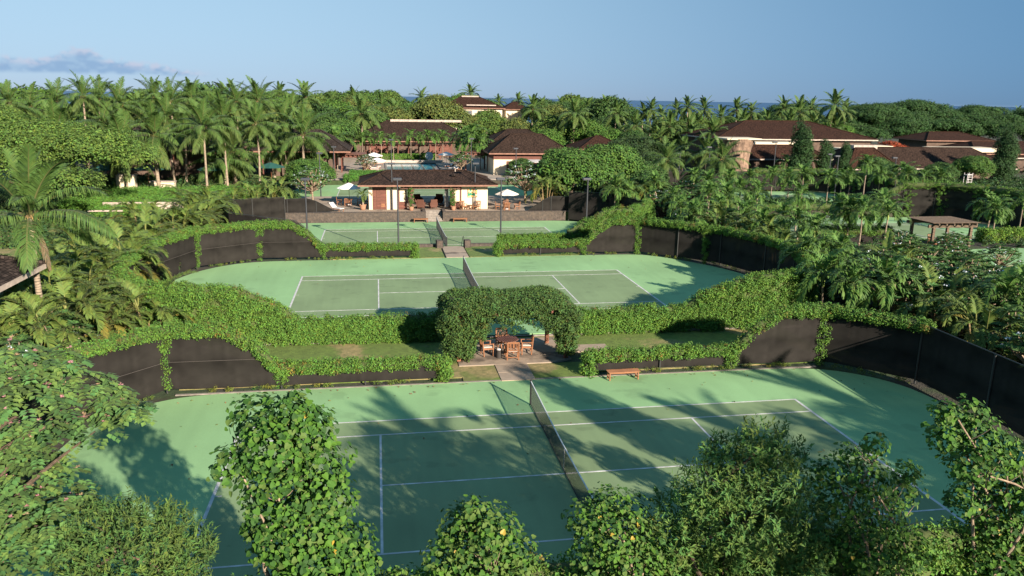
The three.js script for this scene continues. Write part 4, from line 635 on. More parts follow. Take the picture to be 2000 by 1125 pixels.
const MANILA = [[19.6,-58.4,3.2],[21.1,-58.7,2.9],[24.9,-54.4,2.6],[34.6,-72.4,2.9],[31.9,-61.6,3.4],[38.5,-70.2,2.8],[41.3,-70.1,3.1],[48.6,-77.9,2.7],[48.1,-72.4,2.9],[47.2,-67.4,3.7],[49.8,-65.8,3.4],[57.3,-74.7,2.6],[58.5,-74.6,2.7],[57.3,-69.4,4.9],[64.9,-77.2,2.8],[68.1,-78.9,2.6],[68.4,-77.1,3.1],[61.4,-66.7,3.8],[66.6,-111.8,2.6],[61.2,-97.2,2.9],[68.5,-102.4,2.9],[69.7,-74.2,2.7],[72.1,-74.1,2.6],[25.7,-44.3,2.9],[25.6,-39.4,2.9],[25.2,-35.2,2.9],[28.5,-37.8,2.9],[34.3,-58.3,2.9],[36.0,-57.4,2.7],[38.8,-53.5,2.9],[28.6,-53.8,2.9],[30.6,-53.8,2.9],[37.5,-43.6,2.9],[37.7,-40.3,2.9],[40.2,-40.1,2.9],[44.4,-47.0,2.9],[53.3,-42.8,2.9],[52.4,-41.1,2.9],[62.2,-48.5,2.6],[37.5,-41.9,2.9],[28.4,-35.0,2.9],[27.6,-31.3,2.9],[22.0,-14.4,2.9],[19.8,-14.0,2.9],[19.2,-16.0,2.9],[22.8,-22.5,2.9],[21.7,-44.5,2.9],[21.0,-39.7,2.9],[27.1,-66.4,2.9],[21.9,-22.6,2.9],[26.6,-10.8,2.7],[28.4,-11.5,3.0],[24.2,-22.4,2.9]];
const ARECA = [[-21.6,-11.6],[-23.1,-13.4],[-21.1,-13.1],[-20.6,-14.8],[-19.6,-16.6],[-18.0,-16.5],[-23.4,-18.1],[-24.5,-17.2],[-22.6,-20.2],[-21.4,-21.3],[-20.6,-23.2],[-18.5,-23.0],[-20.4,-26.8],[-19.2,-28.3],[-22.7,-28.6],[-23.3,-25.6],[-24.6,-24.2],[-21.2,-34.0],[-23.5,-36.3],[-25.7,-36.4],[-26.2,-32.4],[-21.5,-47.8],[-20.0,-49.3],[-18.5,-50.8],[-17.1,-52.5],[-16.1,-56.2],[-21.9,-43.4],[-23.5,-43.5],[-25.9,-45.1],[-27.4,-43.8],[-26.7,-53.0],[-24.8,-54.7],[-26.3,-27.3],[-25.5,-21.7]];
// ---------- plants ----------
const ORD = ['first', 'second', 'third', 'fourth', 'fifth', 'sixth', 'seventh', 'eighth', 'ninth', 'tenth', 'eleventh', 'twelfth', 'thirteenth', 'fourteenth', 'fifteenth', 'sixteenth', 'seventeenth', 'eighteenth', 'nineteenth'], TENS = ['', '', 'twenty', 'thirty', 'forty', 'fifty', 'sixty', 'seventy', 'eighty', 'ninety'];
const ord = (n) => (n <= 19 ? ORD[n - 1] : n % 10 ? TENS[Math.floor(n / 10)] + ' ' + ORD[n % 10 - 1] : TENS[n / 10].replace(/y$/, 'ieth'));
const seenAt = (x, y, z) => V(x, y, z).project(camera);
camera.updateMatrixWorld(); camera.updateProjectionMatrix();
const byX = (list) => list.map((p) => [p, seenAt(p[0], p[2] ?? 2, p[1]).x]).sort((a, b) => a[1] - b[1]).map((q) => q[0]);
const D2R = Math.PI / 180;
function frond(o) {
  const gb = new GB(), r = rng(o.seed), n = o.n, st = 12, P = [V(0, 0, 0)], A = [];
  for (let i = 0; i <= st; i++) { A.push((o.th - o.droop * Math.pow(i / st, 1.35)) * D2R); if (i) P.push(P[i - 1].clone().add(V(Math.cos(A[i]), Math.sin(A[i]), (o.bend ?? 0) * i / st * 0.3).multiplyScalar(o.L / st))); }
  const rc = o.rachis ?? [0.2, 0.19, 0.05];
  for (let i = 0; i < st; i++) { const w = (o.rw ?? 0.05) * (1 - 0.85 * i / st), w2 = (o.rw ?? 0.05) * (1 - 0.85 * (i + 1) / st), a = P[i], b = P[i + 1]; const q = [gb.v(a.x, a.y, a.z - w, rc), gb.v(a.x, a.y, a.z + w, rc), gb.v(b.x, b.y, b.z + w2, rc), gb.v(b.x, b.y, b.z - w2, rc), gb.v(a.x, a.y - w, a.z, rc), gb.v(b.x, b.y - w2, b.z, rc)]; gb.t(q[0], q[1], q[2]); gb.t(q[0], q[2], q[3]); gb.t(q[0], q[5], q[4]); gb.t(q[0], q[3], q[5]); gb.t(q[1], q[4], q[5]); gb.t(q[1], q[5], q[2]); }
  const T = V(), N = V(), p = V(), d = V(), w = V();
  for (let k = 0; k < n; k++) for (const s of [-1, 1]) {
    const f = o.f0 + (1 - o.f0) * (k + 0.5 * r()) / n, x = f * st, i = Math.min(st - 1, Math.floor(x)), u = x - i;
    p.lerpVectors(P[i], P[i + 1], u); const a = A[i] + (A[i + 1] - A[i]) * u; T.set(Math.cos(a), Math.sin(a), 0); N.set(-Math.sin(a), Math.cos(a), 0);
    const al = (o.a0 + (o.a1 - o.a0) * f + (r() - 0.5) * 14) * D2R, be = (o.v + (r() - 0.5) * (o.ragged ?? 14)) * D2R, len = o.ll * Math.pow(Math.sin(Math.PI * (0.16 + 0.8 * f)), 0.7) * (0.85 + 0.3 * r());
    d.copy(T).multiplyScalar(Math.cos(al)); d.z += s * Math.sin(al) * Math.cos(be); d.addScaledVector(N, Math.sin(al) * Math.sin(be)); d.normalize();
    w.crossVectors(d, N).normalize().multiplyScalar(o.lw / 2);
    const c = vary(r, o.col, 0.28, 0.15), h = o.hang * (0.7 + 0.6 * r());
    const m = p.clone().addScaledVector(d, len * 0.5); m.y -= len * h * 0.12; const t = p.clone().addScaledVector(d, len * (1 - 0.25 * h)); t.y -= len * h * 0.75;
    const q = [gb.v(p.x - w.x * 0.6, p.y - w.y * 0.6, p.z - w.z * 0.6, c), gb.v(p.x + w.x * 0.6, p.y + w.y * 0.6, p.z + w.z * 0.6, c), gb.v(m.x + w.x, m.y + w.y, m.z + w.z, c), gb.v(m.x - w.x, m.y - w.y, m.z - w.z, c), gb.v(t.x, t.y, t.z, c)];
    gb.t(q[0], q[1], q[2]); gb.t(q[0], q[2], q[3]); gb.t(q[3], q[2], q[4]);
  }
  return gb.geo();
}
function joined(list) {   // [geometry, matrix]
  return mergeGeometries(list.map(([g, m]) => { const c = g.clone(); c.applyMatrix4(m); return c; }));
}
const mat4 = (x, y, z, ry = 0, s = 1, rz = 0) => new THREE.Matrix4().compose(V(x, y, z), new THREE.Quaternion().setFromEuler(new THREE.Euler(0, ry, rz, 'YXZ')), V(s, s, s));
const PG = [0.105, 0.18, 0.028];
const cocoFronds = (n, lw, seed, col = PG) => [[82, 30, 0.85], [64, 50, 0.95], [46, 66, 1], [28, 72, 1], [8, 70, 1], [-14, 50, 0.95], [-38, 32, 0.9]].map(([th, droop, k], i) => frond({ th, droop, L: 4.3 * k, n, ll: 0.95, lw, a0: 68, a1: 32, v: i < 3 ? 22 : 6, hang: i < 2 ? 0.25 : 0.8, f0: 0.14, col: i > 4 ? [col[0] * 1.15, col[1] * 0.95, col[2]] : col, seed: seed + i, rw: 0.055, bend: (i % 3) - 1 }));
const CF = { near: cocoFronds(78, 0.045, 100), mid: cocoFronds(50, 0.066, 120), far: cocoFronds(32, 0.12, 140) };
const DEAD = frond({ th: -62, droop: 22, L: 3.6, n: 20, ll: 0.6, lw: 0.09, a0: 60, a1: 30, v: 0, hang: 0.9, f0: 0.2, col: [0.3, 0.2, 0.1], seed: 171, rw: 0.05, rachis: [0.3, 0.2, 0.1] });
const cocoSet = (r, N) => { const q = []; for (let i = 0; i < N; i++) { const f = i / (N - 1), cls = Math.min(6, Math.floor(Math.pow(f, 0.85) * 6.6)); q.push([cls, i * 2.39996 + (r() - 0.5) * 0.5, 0.86 + 0.26 * r()]); } return q; };
function palmTrunk(h, r0, r1, lean, seed, n = 9) { const pts = [], rad = [], S = 12, r = rng(seed), a = r() * TAU; for (let i = 0; i <= S; i++) { const f = i / S, b = lean * (f * f - f); pts.push(V(Math.cos(a) * b, f * h, Math.sin(a) * b)); rad.push(r1 + (r0 - r1) * Math.pow(1 - f, 2.2) + (i === 0 ? r0 * 0.35 : 0)); } return tube(pts, rad, n); }
function cocoProto(level, seed, H, split) {
  const p = proto('coconut_palm', 'palm tree'), r = rng(seed), N = level === 'far' ? 25 : 27;
  part('trunk', palmTrunk(H, 0.18, 0.12, (r() - 0.5) * 1.6, seed + 1), M.palmBark, p);
  const set = cocoSet(r, N).filter(([c]) => !split || c < 5);
  if (split) set.forEach(([c, a, s]) => { const m = part('frond', CF[level][c], M.palmLeaf, p, [0, H - 0.05, 0], a); m.scale.setScalar(s); m.rotation.set((r() - 0.5) * 0.24, a, (r() - 0.5) * 0.12, 'YXZ'); });
  else part('crown', joined(set.map(([c, a, s]) => [CF[level][c], mat4(0, H - 0.05, 0, a, s, (r() - 0.5) * 0.14)])), M.palmLeaf, p);
  for (let k = 0; k < 3; k++) { const m = part('dead_frond', DEAD, M.palmLeaf, p, [0, H - 0.1, 0], r() * TAU); m.scale.setScalar(0.65 + 0.2 * r()); }
  const b = []; for (let k = 0; k < 6; k++) { const a = r() * TAU; b.push(tube([V(0, H - 0.2, 0), V(Math.cos(a) * 0.25, H + 0.1, Math.sin(a) * 0.25), V(Math.cos(a) * 0.5, H - 0.2, Math.sin(a) * 0.5)], [0.04, 0.03, 0.01], 5)); }
  part('flower_stalks', b, std([0.36, 0.24, 0.09], 0.85), p);
  if (level !== 'far') for (let k = 0; k < 7; k++) { const a = r() * TAU; part('coconut', new THREE.SphereGeometry(0.13, 8, 6).scale(1, 1.2, 1).translate(Math.cos(a) * 0.28, H - 0.35 - 0.2 * r(), Math.sin(a) * 0.28), std([0.16, 0.17, 0.04], 0.6), p); }
  return p;
}
// coconut palms of the middle distance and the skyline: crowns vary, trunks scale with height
{
  const P = { mid: [0, 1, 2, 3].map((i) => cocoProto('mid', 200 + i * 7, 10, false)), far: [0, 1, 2, 3, 4].map((i) => cocoProto('far', 300 + i * 7, 11, false)) };
  const zones = { l: [], m: [], c: [], r: [] };
  for (const q of COCO) { const x = seenAt(q[0], q[2], q[1]).x; (x < -0.36 ? zones.l : x < 0 ? zones.m : x < 0.43 ? zones.c : zones.r).push(q); }
  const say = { l: (w) => `coconut palm on the left skyline, ${w} from the left edge`, m: (w) => `coconut palm in the woods left of the distant house, ${w} from the left`, c: (w) => `coconut palm in the grove right of the distant house, ${w} from the left`, r: (w) => `coconut palm behind the long brown roofs on the right, ${w} from the left` };
  const r = rng(77);
  for (const k of Object.keys(zones)) byX(zones[k]).forEach(([x, z, h], i) => {
    const near = Math.hypot(x + 6, z - 24) < 150, src = near ? P.mid[(i * 3 + 1) % 4] : P.far[i % 5], H0 = near ? 10 : 11;
    const c = copyOf(src, say[k](ord(i + 1)), [x, -0.2, z], r() * TAU, 1, { l: 'coconut palms on the left skyline', m: 'coconut palms left of the distant house', c: 'coconut palms right of the distant house', r: 'coconut palms behind the right roofs' }[k]);
    c.rotation.z = (r() - 0.5) * 0.14; c.rotation.x = (r() - 0.5) * 0.1; h -= k === 'c' || k === 'r' ? 0.9 : 0.7; const s = (k === 'c' || k === 'r' ? 0.8 : 0.92) + 0.28 * r(); for (const o of c.children) { if (o.name === 'trunk') o.scale.set(1, (h + 0.2) / H0, 1); else { o.scale.setScalar(s); o.position.y = (h + 0.2) - H0 * s; } }
  });
  // palms with pale trunks in the left middle distance, and the ones outside the frame whose shadows fall on the near court
  const tall = [[-38.0, -82.1, 6.3, 'coconut palm with pale trunk beside the yellow pillar'], [-34.3, -83.1, 7.4, 'coconut palm with the tallest pale trunk between the pillars'], [-26.8, -94.5, 4.6, 'short leaning coconut palm with arching fronds before the restaurant'], [-22.5, -104, 4.8, 'coconut palm behind the short leaning one'], [-17.4, -100.5, 6.7, 'coconut palm with a tall curved pale trunk left of the pool cabana'], [-31.4, -105, 5.8, 'coconut palm shading the restaurant roof'], [-27.9, -93.0, 3.4, 'low coconut palm with drooping fronds left of the leaning palm'], [-41, -90, 6.0, 'coconut palm left of the yellow pillar'], [-44, -78, 7.5, 'coconut palm rising out of the bright spreading tree']];
  tall.forEach(([x, z, h, w], i) => { const c = copyOf(P.mid[i % 4], w, [x, 0, z], r() * TAU, 1, 'pale trunked palms on the left'); const s = 1.26; for (const o of c.children) { if (o.name === 'trunk') o.scale.set(1.5, h / 10, 1.5); else { o.scale.setScalar(s); o.position.y = h - 10 * s; } } });
  const off = [[9.6, 25, 10.6], [20.4, 22.6, 9], [26.2, 19, 9]];
  off.forEach(([x, z, h], i) => { const c = copyOf(P.mid[(i + 2) % 4], `tall coconut palm beside the camera, ${ord(i + 1)} of the row whose shadows cross the near court`, [x, 0, z], r() * TAU, 1, 'palms beside the camera'); for (const o of c.children) { if (o.name === 'trunk') o.scale.set(1, h / 10, 1); else { o.scale.setScalar(0.8); o.position.y = h - 8; } } });
  // the big one at the left
  const big = cocoProto('near', 411, 7.0, true); copyOf(big, 'big coconut palm at the left edge with long arching fronds', [-22.2, 0, -14.6], 2.1, 1.02);
}
// ---------- manila palms ----------
{
  const MC = [0.12, 0.22, 0.032];
  const F = [[86, 80, 0.8], [66, 118, 1], [46, 126, 1], [26, 118, 1], [4, 92, 0.95]].map(([th, droop, k], i) => frond({ th, droop, L: 1.75 * k, n: 24, ll: 0.52, lw: 0.075, a0: 62, a1: 36, v: 24, hang: 0.5, f0: 0.12, col: MC, seed: 500 + i, rw: 0.03, rachis: [0.12, 0.16, 0.03], ragged: 40, bend: (i % 3) - 1 }));
  const H = 4;
  const mk = (seed, split) => {
    const p = proto('manila_palm', 'palm tree'), r = rng(seed);
    part('trunk', palmTrunk(H - 0.75, 0.1, 0.065, (r() - 0.5) * 0.5, seed, 8), std([0.42, 0.35, 0.28], 0.9, { map: M.palmBark.map }), p);
    part('crownshaft', tube([V(0, H - 0.76, 0), V(0, H - 0.5, 0), V(0, H, 0)], [0.07, 0.1, 0.05], 8), std([0.2, 0.27, 0.06], 0.6), p);
    const set = []; for (let i = 0; i < 14; i++) set.push([Math.min(4, Math.floor(i / 13 * 4.99)), i * 2.4 + (r() - 0.5) * 0.6, 0.9 + 0.25 * r()]);
    if (split) set.forEach(([c, a, s]) => { const m = part('frond', F[c], M.palmLeaf, p, [0, H - 0.06, 0]); m.rotation.set((r() - 0.5) * 0.3, a, (r() - 0.5) * 0.1, 'YXZ'); m.scale.setScalar(s); });
    else part('crown', joined(set.map(([c, a, s]) => [F[c], mat4(0, H - 0.06, 0, a, s, (r() - 0.5) * 0.15)])), M.palmLeaf, p);
    return p;
  };
  const A = [1, 2, 3].map((i) => mk(520 + i * 11, true)), B = [1, 2, 3, 4].map((i) => mk(560 + i * 11, false)), r = rng(81);
  const place = (list, say, grp, s0 = 1.1) => byX(list).forEach(([x, z, h], i) => {
    const near = z > -33, src = near ? A[i % 3] : B[i % 4], c = copyOf(src, say(ord(i + 1)), [x, groundY(x, z), z], r() * TAU, 1, grp), s = s0 * (0.95 + 0.25 * r()), hh = h + 0.3 - groundY(x, z);
    for (const o of c.children) { if (o.name === 'trunk') o.scale.set(1, (hh - 0.75) / (H - 0.75), 1); else if (o.name === 'frond') { o.position.y = hh - 0.06; o.scale.multiplyScalar(s); } else if (o.name === 'crownshaft') o.position.y = hh - H; else { o.scale.setScalar(s); o.position.y = hh - H * s; } }
  });
  place(MANILA.filter((q) => q[1] > -33), (w) => `manila palm behind the near right fence, ${w} from the left`, 'manila palms behind the near right fence', 1.25);
  place(MANILA.filter((q) => q[1] <= -33 && q[1] > -56), (w) => `manila palm between the middle court and the right hand courts, ${w} from the left`, 'manila palms beside the right hand courts', 1.2);
  place(MANILA.filter((q) => q[1] <= -56), (w) => `manila palm in the rows among the right hand courts, ${w} from the left`, 'manila palms in the rows at the right', 1.25);
  place([[-9.2, -137, 4.2], [-7.6, -138, 4.4], [-5.4, -137, 4.4], [-3, -137, 4.1], [0.5, -137, 4.6], [2.4, -138, 4.4], [4.1, -137, 4.7], [5.6, -138, 4.5], [7, -137, 4.8]], (w) => `palm standing along the far pool pergola, ${w} from the left`, 'palms along the far pool pergola', 1.25);
  place([[10.6, -119, 5.6], [12.2, -117, 4.6], [9.6, -123, 5.2], [-13.2, -116, 5.2]], (w) => `drooping palm at the pool cabanas, ${w} from the left`, 'palms at the pool cabanas', 2.0);
}
// ---------- areca palm clumps ----------
{
  const AC = [0.165, 0.225, 0.035];
  const F = [[84, 90], [76, 130], [64, 150], [50, 150], [32, 120]].map(([th, droop], i) => frond({ th, droop, L: 2.2, n: 32, ll: 0.52, lw: 0.06, a0: 58, a1: 34, v: 30, hang: 0.42, f0: 0.28, col: i === 4 ? [0.26, 0.21, 0.03] : AC, seed: 600 + i, rw: 0.03, rachis: [0.32, 0.3, 0.07], bend: (i % 3) - 1 }));
  const stemM = std([0.36, 0.27, 0.13], 0.8, { map: M.palmBark.map });
  const mk = (seed, split, N = 30) => {
    const p = proto('areca_palm_clump', 'palm clump'), r = rng(seed), S = 8, J = [];
    for (let k = 0; k < S; k++) { const a = k * 2.4, d = 0.15 + 0.5 * r(), h = 0.7 + 1.5 * r(), t = V(Math.cos(a) * (d + 0.35 * h * 0.5), h, Math.sin(a) * (d + 0.35 * h * 0.5)); part('stem', tube([V(Math.cos(a) * d, 0, Math.sin(a) * d), V((Math.cos(a) * d + t.x) / 2 * 0.97, h / 2, (Math.sin(a) * d + t.z) / 2 * 0.97), t], [0.05, 0.045, 0.04], 6), stemM, p); J.push([t, a]); }
    const set = []; for (let i = 0; i < N; i++) { const [t, a] = J[i % S]; set.push([Math.floor(i / N * 4.99), t, a + (r() - 0.5) * 2.8, 0.85 + 0.35 * r()]); }
    if (split) set.forEach(([c, t, a, s]) => { const m = part('frond', F[c], M.palmLeaf, p, [t.x, t.y, t.z]); m.rotation.set((r() - 0.5) * 0.3, -a, (r() - 0.5) * 0.1, 'YXZ'); m.scale.setScalar(s); });
    else part('fronds', joined(set.map(([c, t, a, s]) => [F[c], mat4(t.x, t.y, t.z, -a, s, (r() - 0.5) * 0.15)])), M.palmLeaf, p);
    return p;
  };
  const A = [1, 2, 3].map((i) => mk(620 + i * 5, true)), B = [1, 2, 3, 4].map((i) => mk(650 + i * 5, false, 34)), r = rng(83);
  const L = ARECA.filter((q, i) => ![30, 31, 28, 29].includes(i)).map(([x, z]) => [z < -17 && z > -37 ? Math.min(x, -22.6) : z > -9 ? Math.min(x, -21.4) : z < -43 ? Math.min(x, -22.2) : x, z]);
  L.push([-23.5, -19.5], [-25.5, -22], [-23.2, -31], [-24.5, -40], [-22.8, -42], [-26, -45.5], [-21.5, -43], [-24, -55], [-20, -64.8], [-22, -64], [-18, -66.5], [-23.6, -2]);
  byX(L).forEach(([x, z], i) => { const q = z > -30 ? A[i % 3] : B[i % 4]; copyOf(q, `golden cane palm clump left of the courts, ${ord(i + 1)} from the left`, [x, -0.03, z], r() * TAU, 0.95 + 0.3 * r(), 'cane palm clumps left of the courts'); });
  const R = [[24.2, -12.5], [26.5, -16], [23.4, -8.2], [25.2, -4], [28, -22], [24.5, -31], [25.2, -35], [23.8, -40], [27.5, -45], [21.8, -64.8], [23.5, -67.5], [26.5, -66.5], [29, -72], [13.6, -66.6]];
  byX(R).forEach(([x, z], i) => copyOf(B[i % 4], `dark cane palm clump right of the courts, ${ord(i + 1)} from the left`, [x, groundY(x, z), z], r() * TAU, 0.95 + 0.3 * r(), 'cane palm clumps right of the courts'));
  const pp = proto('potted_palm', 'palm'); for (let k = 0; k < 9; k++) { const m = part('frond', F[k % 4], M.palmLeaf, pp, [0, 0.9, 0], k * 2.4); m.scale.setScalar(0.72); } part('trunk', tube([V(0, 0, 0), V(0.05, 0.5, 0), V(0, 0.95, 0)], [0.12, 0.1, 0.07], 7), M.palmBark, pp);
  copyOf(pp, 'young palm growing in the pot left of the pavilion door', [-8.05, 0.56, -66.2], 0.4, 1);
}
// ---------- broadleaf trees ----------
// leaf masses: lobes [x, y, z, rx, ry, rz]
function crown(o) {
  const gb = new GB(), r = rng(o.seed), p = V(), u = V(), d = V(), s = V(), c0 = V();
  for (const [lx, ly, lz, rx, ry, rz] of o.lobes) {
    const n = Math.round(o.density * (rx * rz + ry * (rx + rz)) * 1.2);
    for (let k = 0; k < n; k++) {
      rdir(r, u); if (u.y < -0.35 && r() < 0.75) u.y *= -1; const q = 0.72 + 0.34 * Math.sqrt(r()) - (r() < 0.2 ? 0.35 * r() : 0);
      c0.set(lx + u.x * rx * q, ly + u.y * ry * q, lz + u.z * rz * q); const cc = vary(r, o.col, o.va ?? 0.36, o.yel ?? 0.18), m = o.per ?? 5;
      for (let j = 0; j < m; j++) {
        p.copy(c0).add(rdir(r, d).multiplyScalar(o.spread * Math.sqrt(r()))); rdir(r, s).multiplyScalar(0.7); s.add(u); s.y += o.up ?? 0.5; s.normalize(); const nn = s.clone();
        rdir(r, d); d.addScaledVector(nn, -d.dot(nn)).normalize(); if (o.droop) { d.y -= o.droop; d.normalize(); } const sd = V().crossVectors(d, nn).normalize(), f = 0.7 + 0.6 * r();
        leaf(gb, p, d, sd, nn, o.L * f, o.W * f, vary(r, cc, 0.22, 0.12), 0.14);
      }
    }
  }
  return gb.geo();
}
function trunkTo(lobes, H, r0, seed, spread = 0.5, n = 6) { const r = rng(seed), g = []; const fork = V((r() - 0.5) * 0.4, H, (r() - 0.5) * 0.4); g.push(tube([V(0, 0, 0), V(fork.x * 0.3, H * 0.5, fork.z * 0.3), fork], [r0 * 1.25, r0, r0 * 0.85], 8)); for (let k = 0; k < Math.min(n, lobes.length); k++) { const l = lobes[Math.floor(k * lobes.length / n)], e = V(l[0], l[1], l[2]); g.push(tube([fork, fork.clone().lerp(e, 0.5).add(V(0, (r() - 0.3) * 0.4, 0)), e], [r0 * 0.6, r0 * 0.38, r0 * 0.12], 6)); } return g; }
const roundLobes = (seed, n, R, y, fl = 0.75) => { const r = rng(seed), q = []; for (let k = 0; k < n; k++) { const a = k * 2.4, d = R * 0.75 * Math.sqrt((k + 0.3) / n), s = R * (0.34 + 0.16 * r()); q.push([Math.cos(a) * d, y + (1 - (d / R) ** 2) * R * fl * 0.75 + (r() - 0.5) * R * 0.2, Math.sin(a) * d, s, s * 0.8, s]); } return q; };
const umbLobes = (seed, n, R, y) => { const r = rng(seed), q = []; for (let k = 0; k < n; k++) { const a = k * 2.4 + r() * 0.3, d = R * Math.sqrt((k + 0.3) / n), s = R * (0.13 + 0.08 * r()); q.push([Math.cos(a) * d, y + (1 - (d / R) ** 1.8) * R * 0.38 + (r() - 0.5) * R * 0.2, Math.sin(a) * d, s * 1.25, s * 0.42, s * 1.25]); } return q; };
const tp = (kind, cat, o, H, r0, bark = M.bark, nb = 6) => { const p = proto(kind, cat); part('trunk', trunkTo(o.lobes, H, r0, o.seed, 0.5, nb), bark, p); part('crown', crown(o), M.leaf, p); return p; };
{
  const cols = [[0.085, 0.165, 0.022], [0.125, 0.195, 0.024], [0.06, 0.13, 0.02], [0.15, 0.18, 0.03], [0.105, 0.205, 0.02]];
  const far = [0, 1, 2, 3, 4].map((i) => tp('broadleaf_tree', 'tree', { seed: 700 + i, lobes: roundLobes(710 + i, 11, 5, 4.6), density: 15, per: 6, spread: 0.6, L: 0.45, W: 0.26, col: cols[i] }, 3.4, 0.26));
  const r = rng(91), spots = { l: [], c: [], r: [], b: [] };
  const put = (zone, x, z, s, k) => spots[zone].push([x, z, 9 * s, s, k]);
  for (let k = 0; k < 26; k++) put('l', -78 + 62 * r() + (k % 2) * 3, -125 - 75 * r(), 1.1 + 0.32 * r(), Math.floor(r() * 5));
  for (let k = 0; k < 34; k++) { const z = -172 - 120 * r(); put('c', -45 + (130 + (-z - 170) * 0.3) * r() * 0.8, z, 1.22 + 0.3 * r(), Math.floor(r() * 5)); }
  for (const [x, z, s, k] of [[-14.5, -136, 0.95, 0], [-20, -141, 1.0, 2], [-9, -172, 1.1, 0], [-2, -175, 1.1, 3], [8, -178, 1.1, 1], [14, -176, 1.05, 3], [19, -150, 0.95, 1], [24, -146, 0.9, 3], [31, -142, 0.95, 1], [37, -138, 0.9, 4], [28, -134, 0.75, 4], [40, -131, 0.8, 4], [44, -126, 0.75, 2], [23, -184, 1.08, 1]]) put('b', x, z, s, k);
  for (let k = 0; k < 22; k++) { const z = -128 - 95 * r(); put('r', 44 + (62 + (-z - 128) * 0.5) * r(), z - 10, 0.72 + 0.3 * r(), Math.floor(r() * 5)); }
  const say = { l: ['broadleaf tree filling the woods behind the left palms', 'broadleaf trees behind the left palms'], c: ['broadleaf tree in the far woods behind the pool house', 'broadleaf trees in the far woods'], b: ['broadleaf tree close behind the pool buildings', 'broadleaf trees behind the pool buildings'], r: ['broadleaf tree among the palms behind the right roofs', 'broadleaf trees behind the right roofs'] };
  for (const k of Object.keys(spots)) byX(spots[k]).forEach(([x, z, , s, c], i) => { const o = copyOf(far[c], `${say[k][0]}, ${ord(i + 1)} from the left`, [x, -0.3, z], r() * TAU, s, say[k][1]); o.scale.y *= 0.95 + 0.15 * r(); });
  // spreading trees
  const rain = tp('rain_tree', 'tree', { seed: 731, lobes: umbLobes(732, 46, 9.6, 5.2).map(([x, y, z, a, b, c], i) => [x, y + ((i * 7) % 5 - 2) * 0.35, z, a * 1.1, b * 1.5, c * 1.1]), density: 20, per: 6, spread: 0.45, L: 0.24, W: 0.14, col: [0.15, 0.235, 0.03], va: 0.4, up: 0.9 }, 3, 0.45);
  copyOf(rain, 'wide bright green spreading tree behind the big left palm', [-41.5, -0.2, -64], 0.4, 1.08);
  copyOf(rain, 'second bright spreading tree at the left edge, farther back', [-54, -0.2, -84], 2.4, 1.05);
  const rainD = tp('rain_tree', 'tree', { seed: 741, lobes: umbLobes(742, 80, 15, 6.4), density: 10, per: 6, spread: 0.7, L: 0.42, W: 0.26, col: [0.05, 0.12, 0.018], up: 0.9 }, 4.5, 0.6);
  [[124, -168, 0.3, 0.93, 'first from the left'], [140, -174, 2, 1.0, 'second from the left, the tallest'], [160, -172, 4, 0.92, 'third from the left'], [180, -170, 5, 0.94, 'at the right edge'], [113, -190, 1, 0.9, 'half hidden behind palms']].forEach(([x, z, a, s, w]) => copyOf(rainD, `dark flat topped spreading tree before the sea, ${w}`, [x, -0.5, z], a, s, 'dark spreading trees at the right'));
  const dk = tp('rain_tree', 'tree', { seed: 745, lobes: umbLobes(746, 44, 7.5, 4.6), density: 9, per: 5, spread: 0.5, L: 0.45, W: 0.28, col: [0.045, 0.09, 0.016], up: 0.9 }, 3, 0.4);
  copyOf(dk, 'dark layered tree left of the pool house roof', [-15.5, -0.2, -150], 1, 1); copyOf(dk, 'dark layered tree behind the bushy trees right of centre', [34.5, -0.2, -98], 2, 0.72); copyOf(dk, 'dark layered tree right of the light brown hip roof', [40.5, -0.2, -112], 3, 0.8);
  const fl = tp('flame_tree', 'tree', { seed: 751, lobes: umbLobes(752, 26, 5.5, 4.2), density: 7, per: 5, spread: 0.5, L: 0.45, W: 0.3, col: [0.42, 0.075, 0.02], up: 0.9, yel: 0.3 }, 3, 0.3);
  copyOf(fl, 'flame tree with orange red blossom above the right roofs', [106, -0.2, -134], 0, 0.72);
  // bushy bright trees in the middle
  const hau = (seed, R, col) => tp('bushy_tree', 'tree', { seed, lobes: roundLobes(seed + 1, 15, R, 2.0, 0.9), density: 26, per: 7, spread: 0.34, L: 0.26, W: 0.22, col }, 1.6, 0.22);
  const h1 = hau(760, 4.6, [0.095, 0.19, 0.022]), h2 = hau(765, 4.2, [0.07, 0.145, 0.02]);
  [[18.2, -72.5, 0, 1, h1, 'large bright bushy tree right of the terrace umbrella'], [23.6, -76, 2, 1.05, h1, 'bright bushy tree right of the largest one'], [27.5, -71.5, 4, 0.8, h2, 'bushy tree fading into the palms right of centre'], [16.8, -80, 3, 0.85, h2, 'darker bushy tree behind the white flowered plumeria'], [30, -80, 1, 0.9, h2, 'bushy tree in front of the cream garden wall'], [-15.5, -87, 1, 0.72, h1, 'bushy tree left of the court behind the pavilion'], [-17, -108, 3, 0.9, h1, 'bushy tree left of the pool cabana'], [74.5, -92, 1, 0.7, h2, 'round dark bushy tree before the long low house'], [17.5, -103.8, 2, 0.5, h2, 'dark shrub against the hip roofed house right of the pool'], [22.5, -102.6, 1, 0.55, h2, 'bushy shrub below the awning right of the pool'], [83, -88, 2, 0.62, h2, 'round dark bush beside the white high chair'], [92, -92, 2, 0.7, h1, 'pale leafed bush right of the white high chair']].forEach(([x, z, a, s, p, w]) => copyOf(p, w, [x, groundY(x, z), z], a, s));
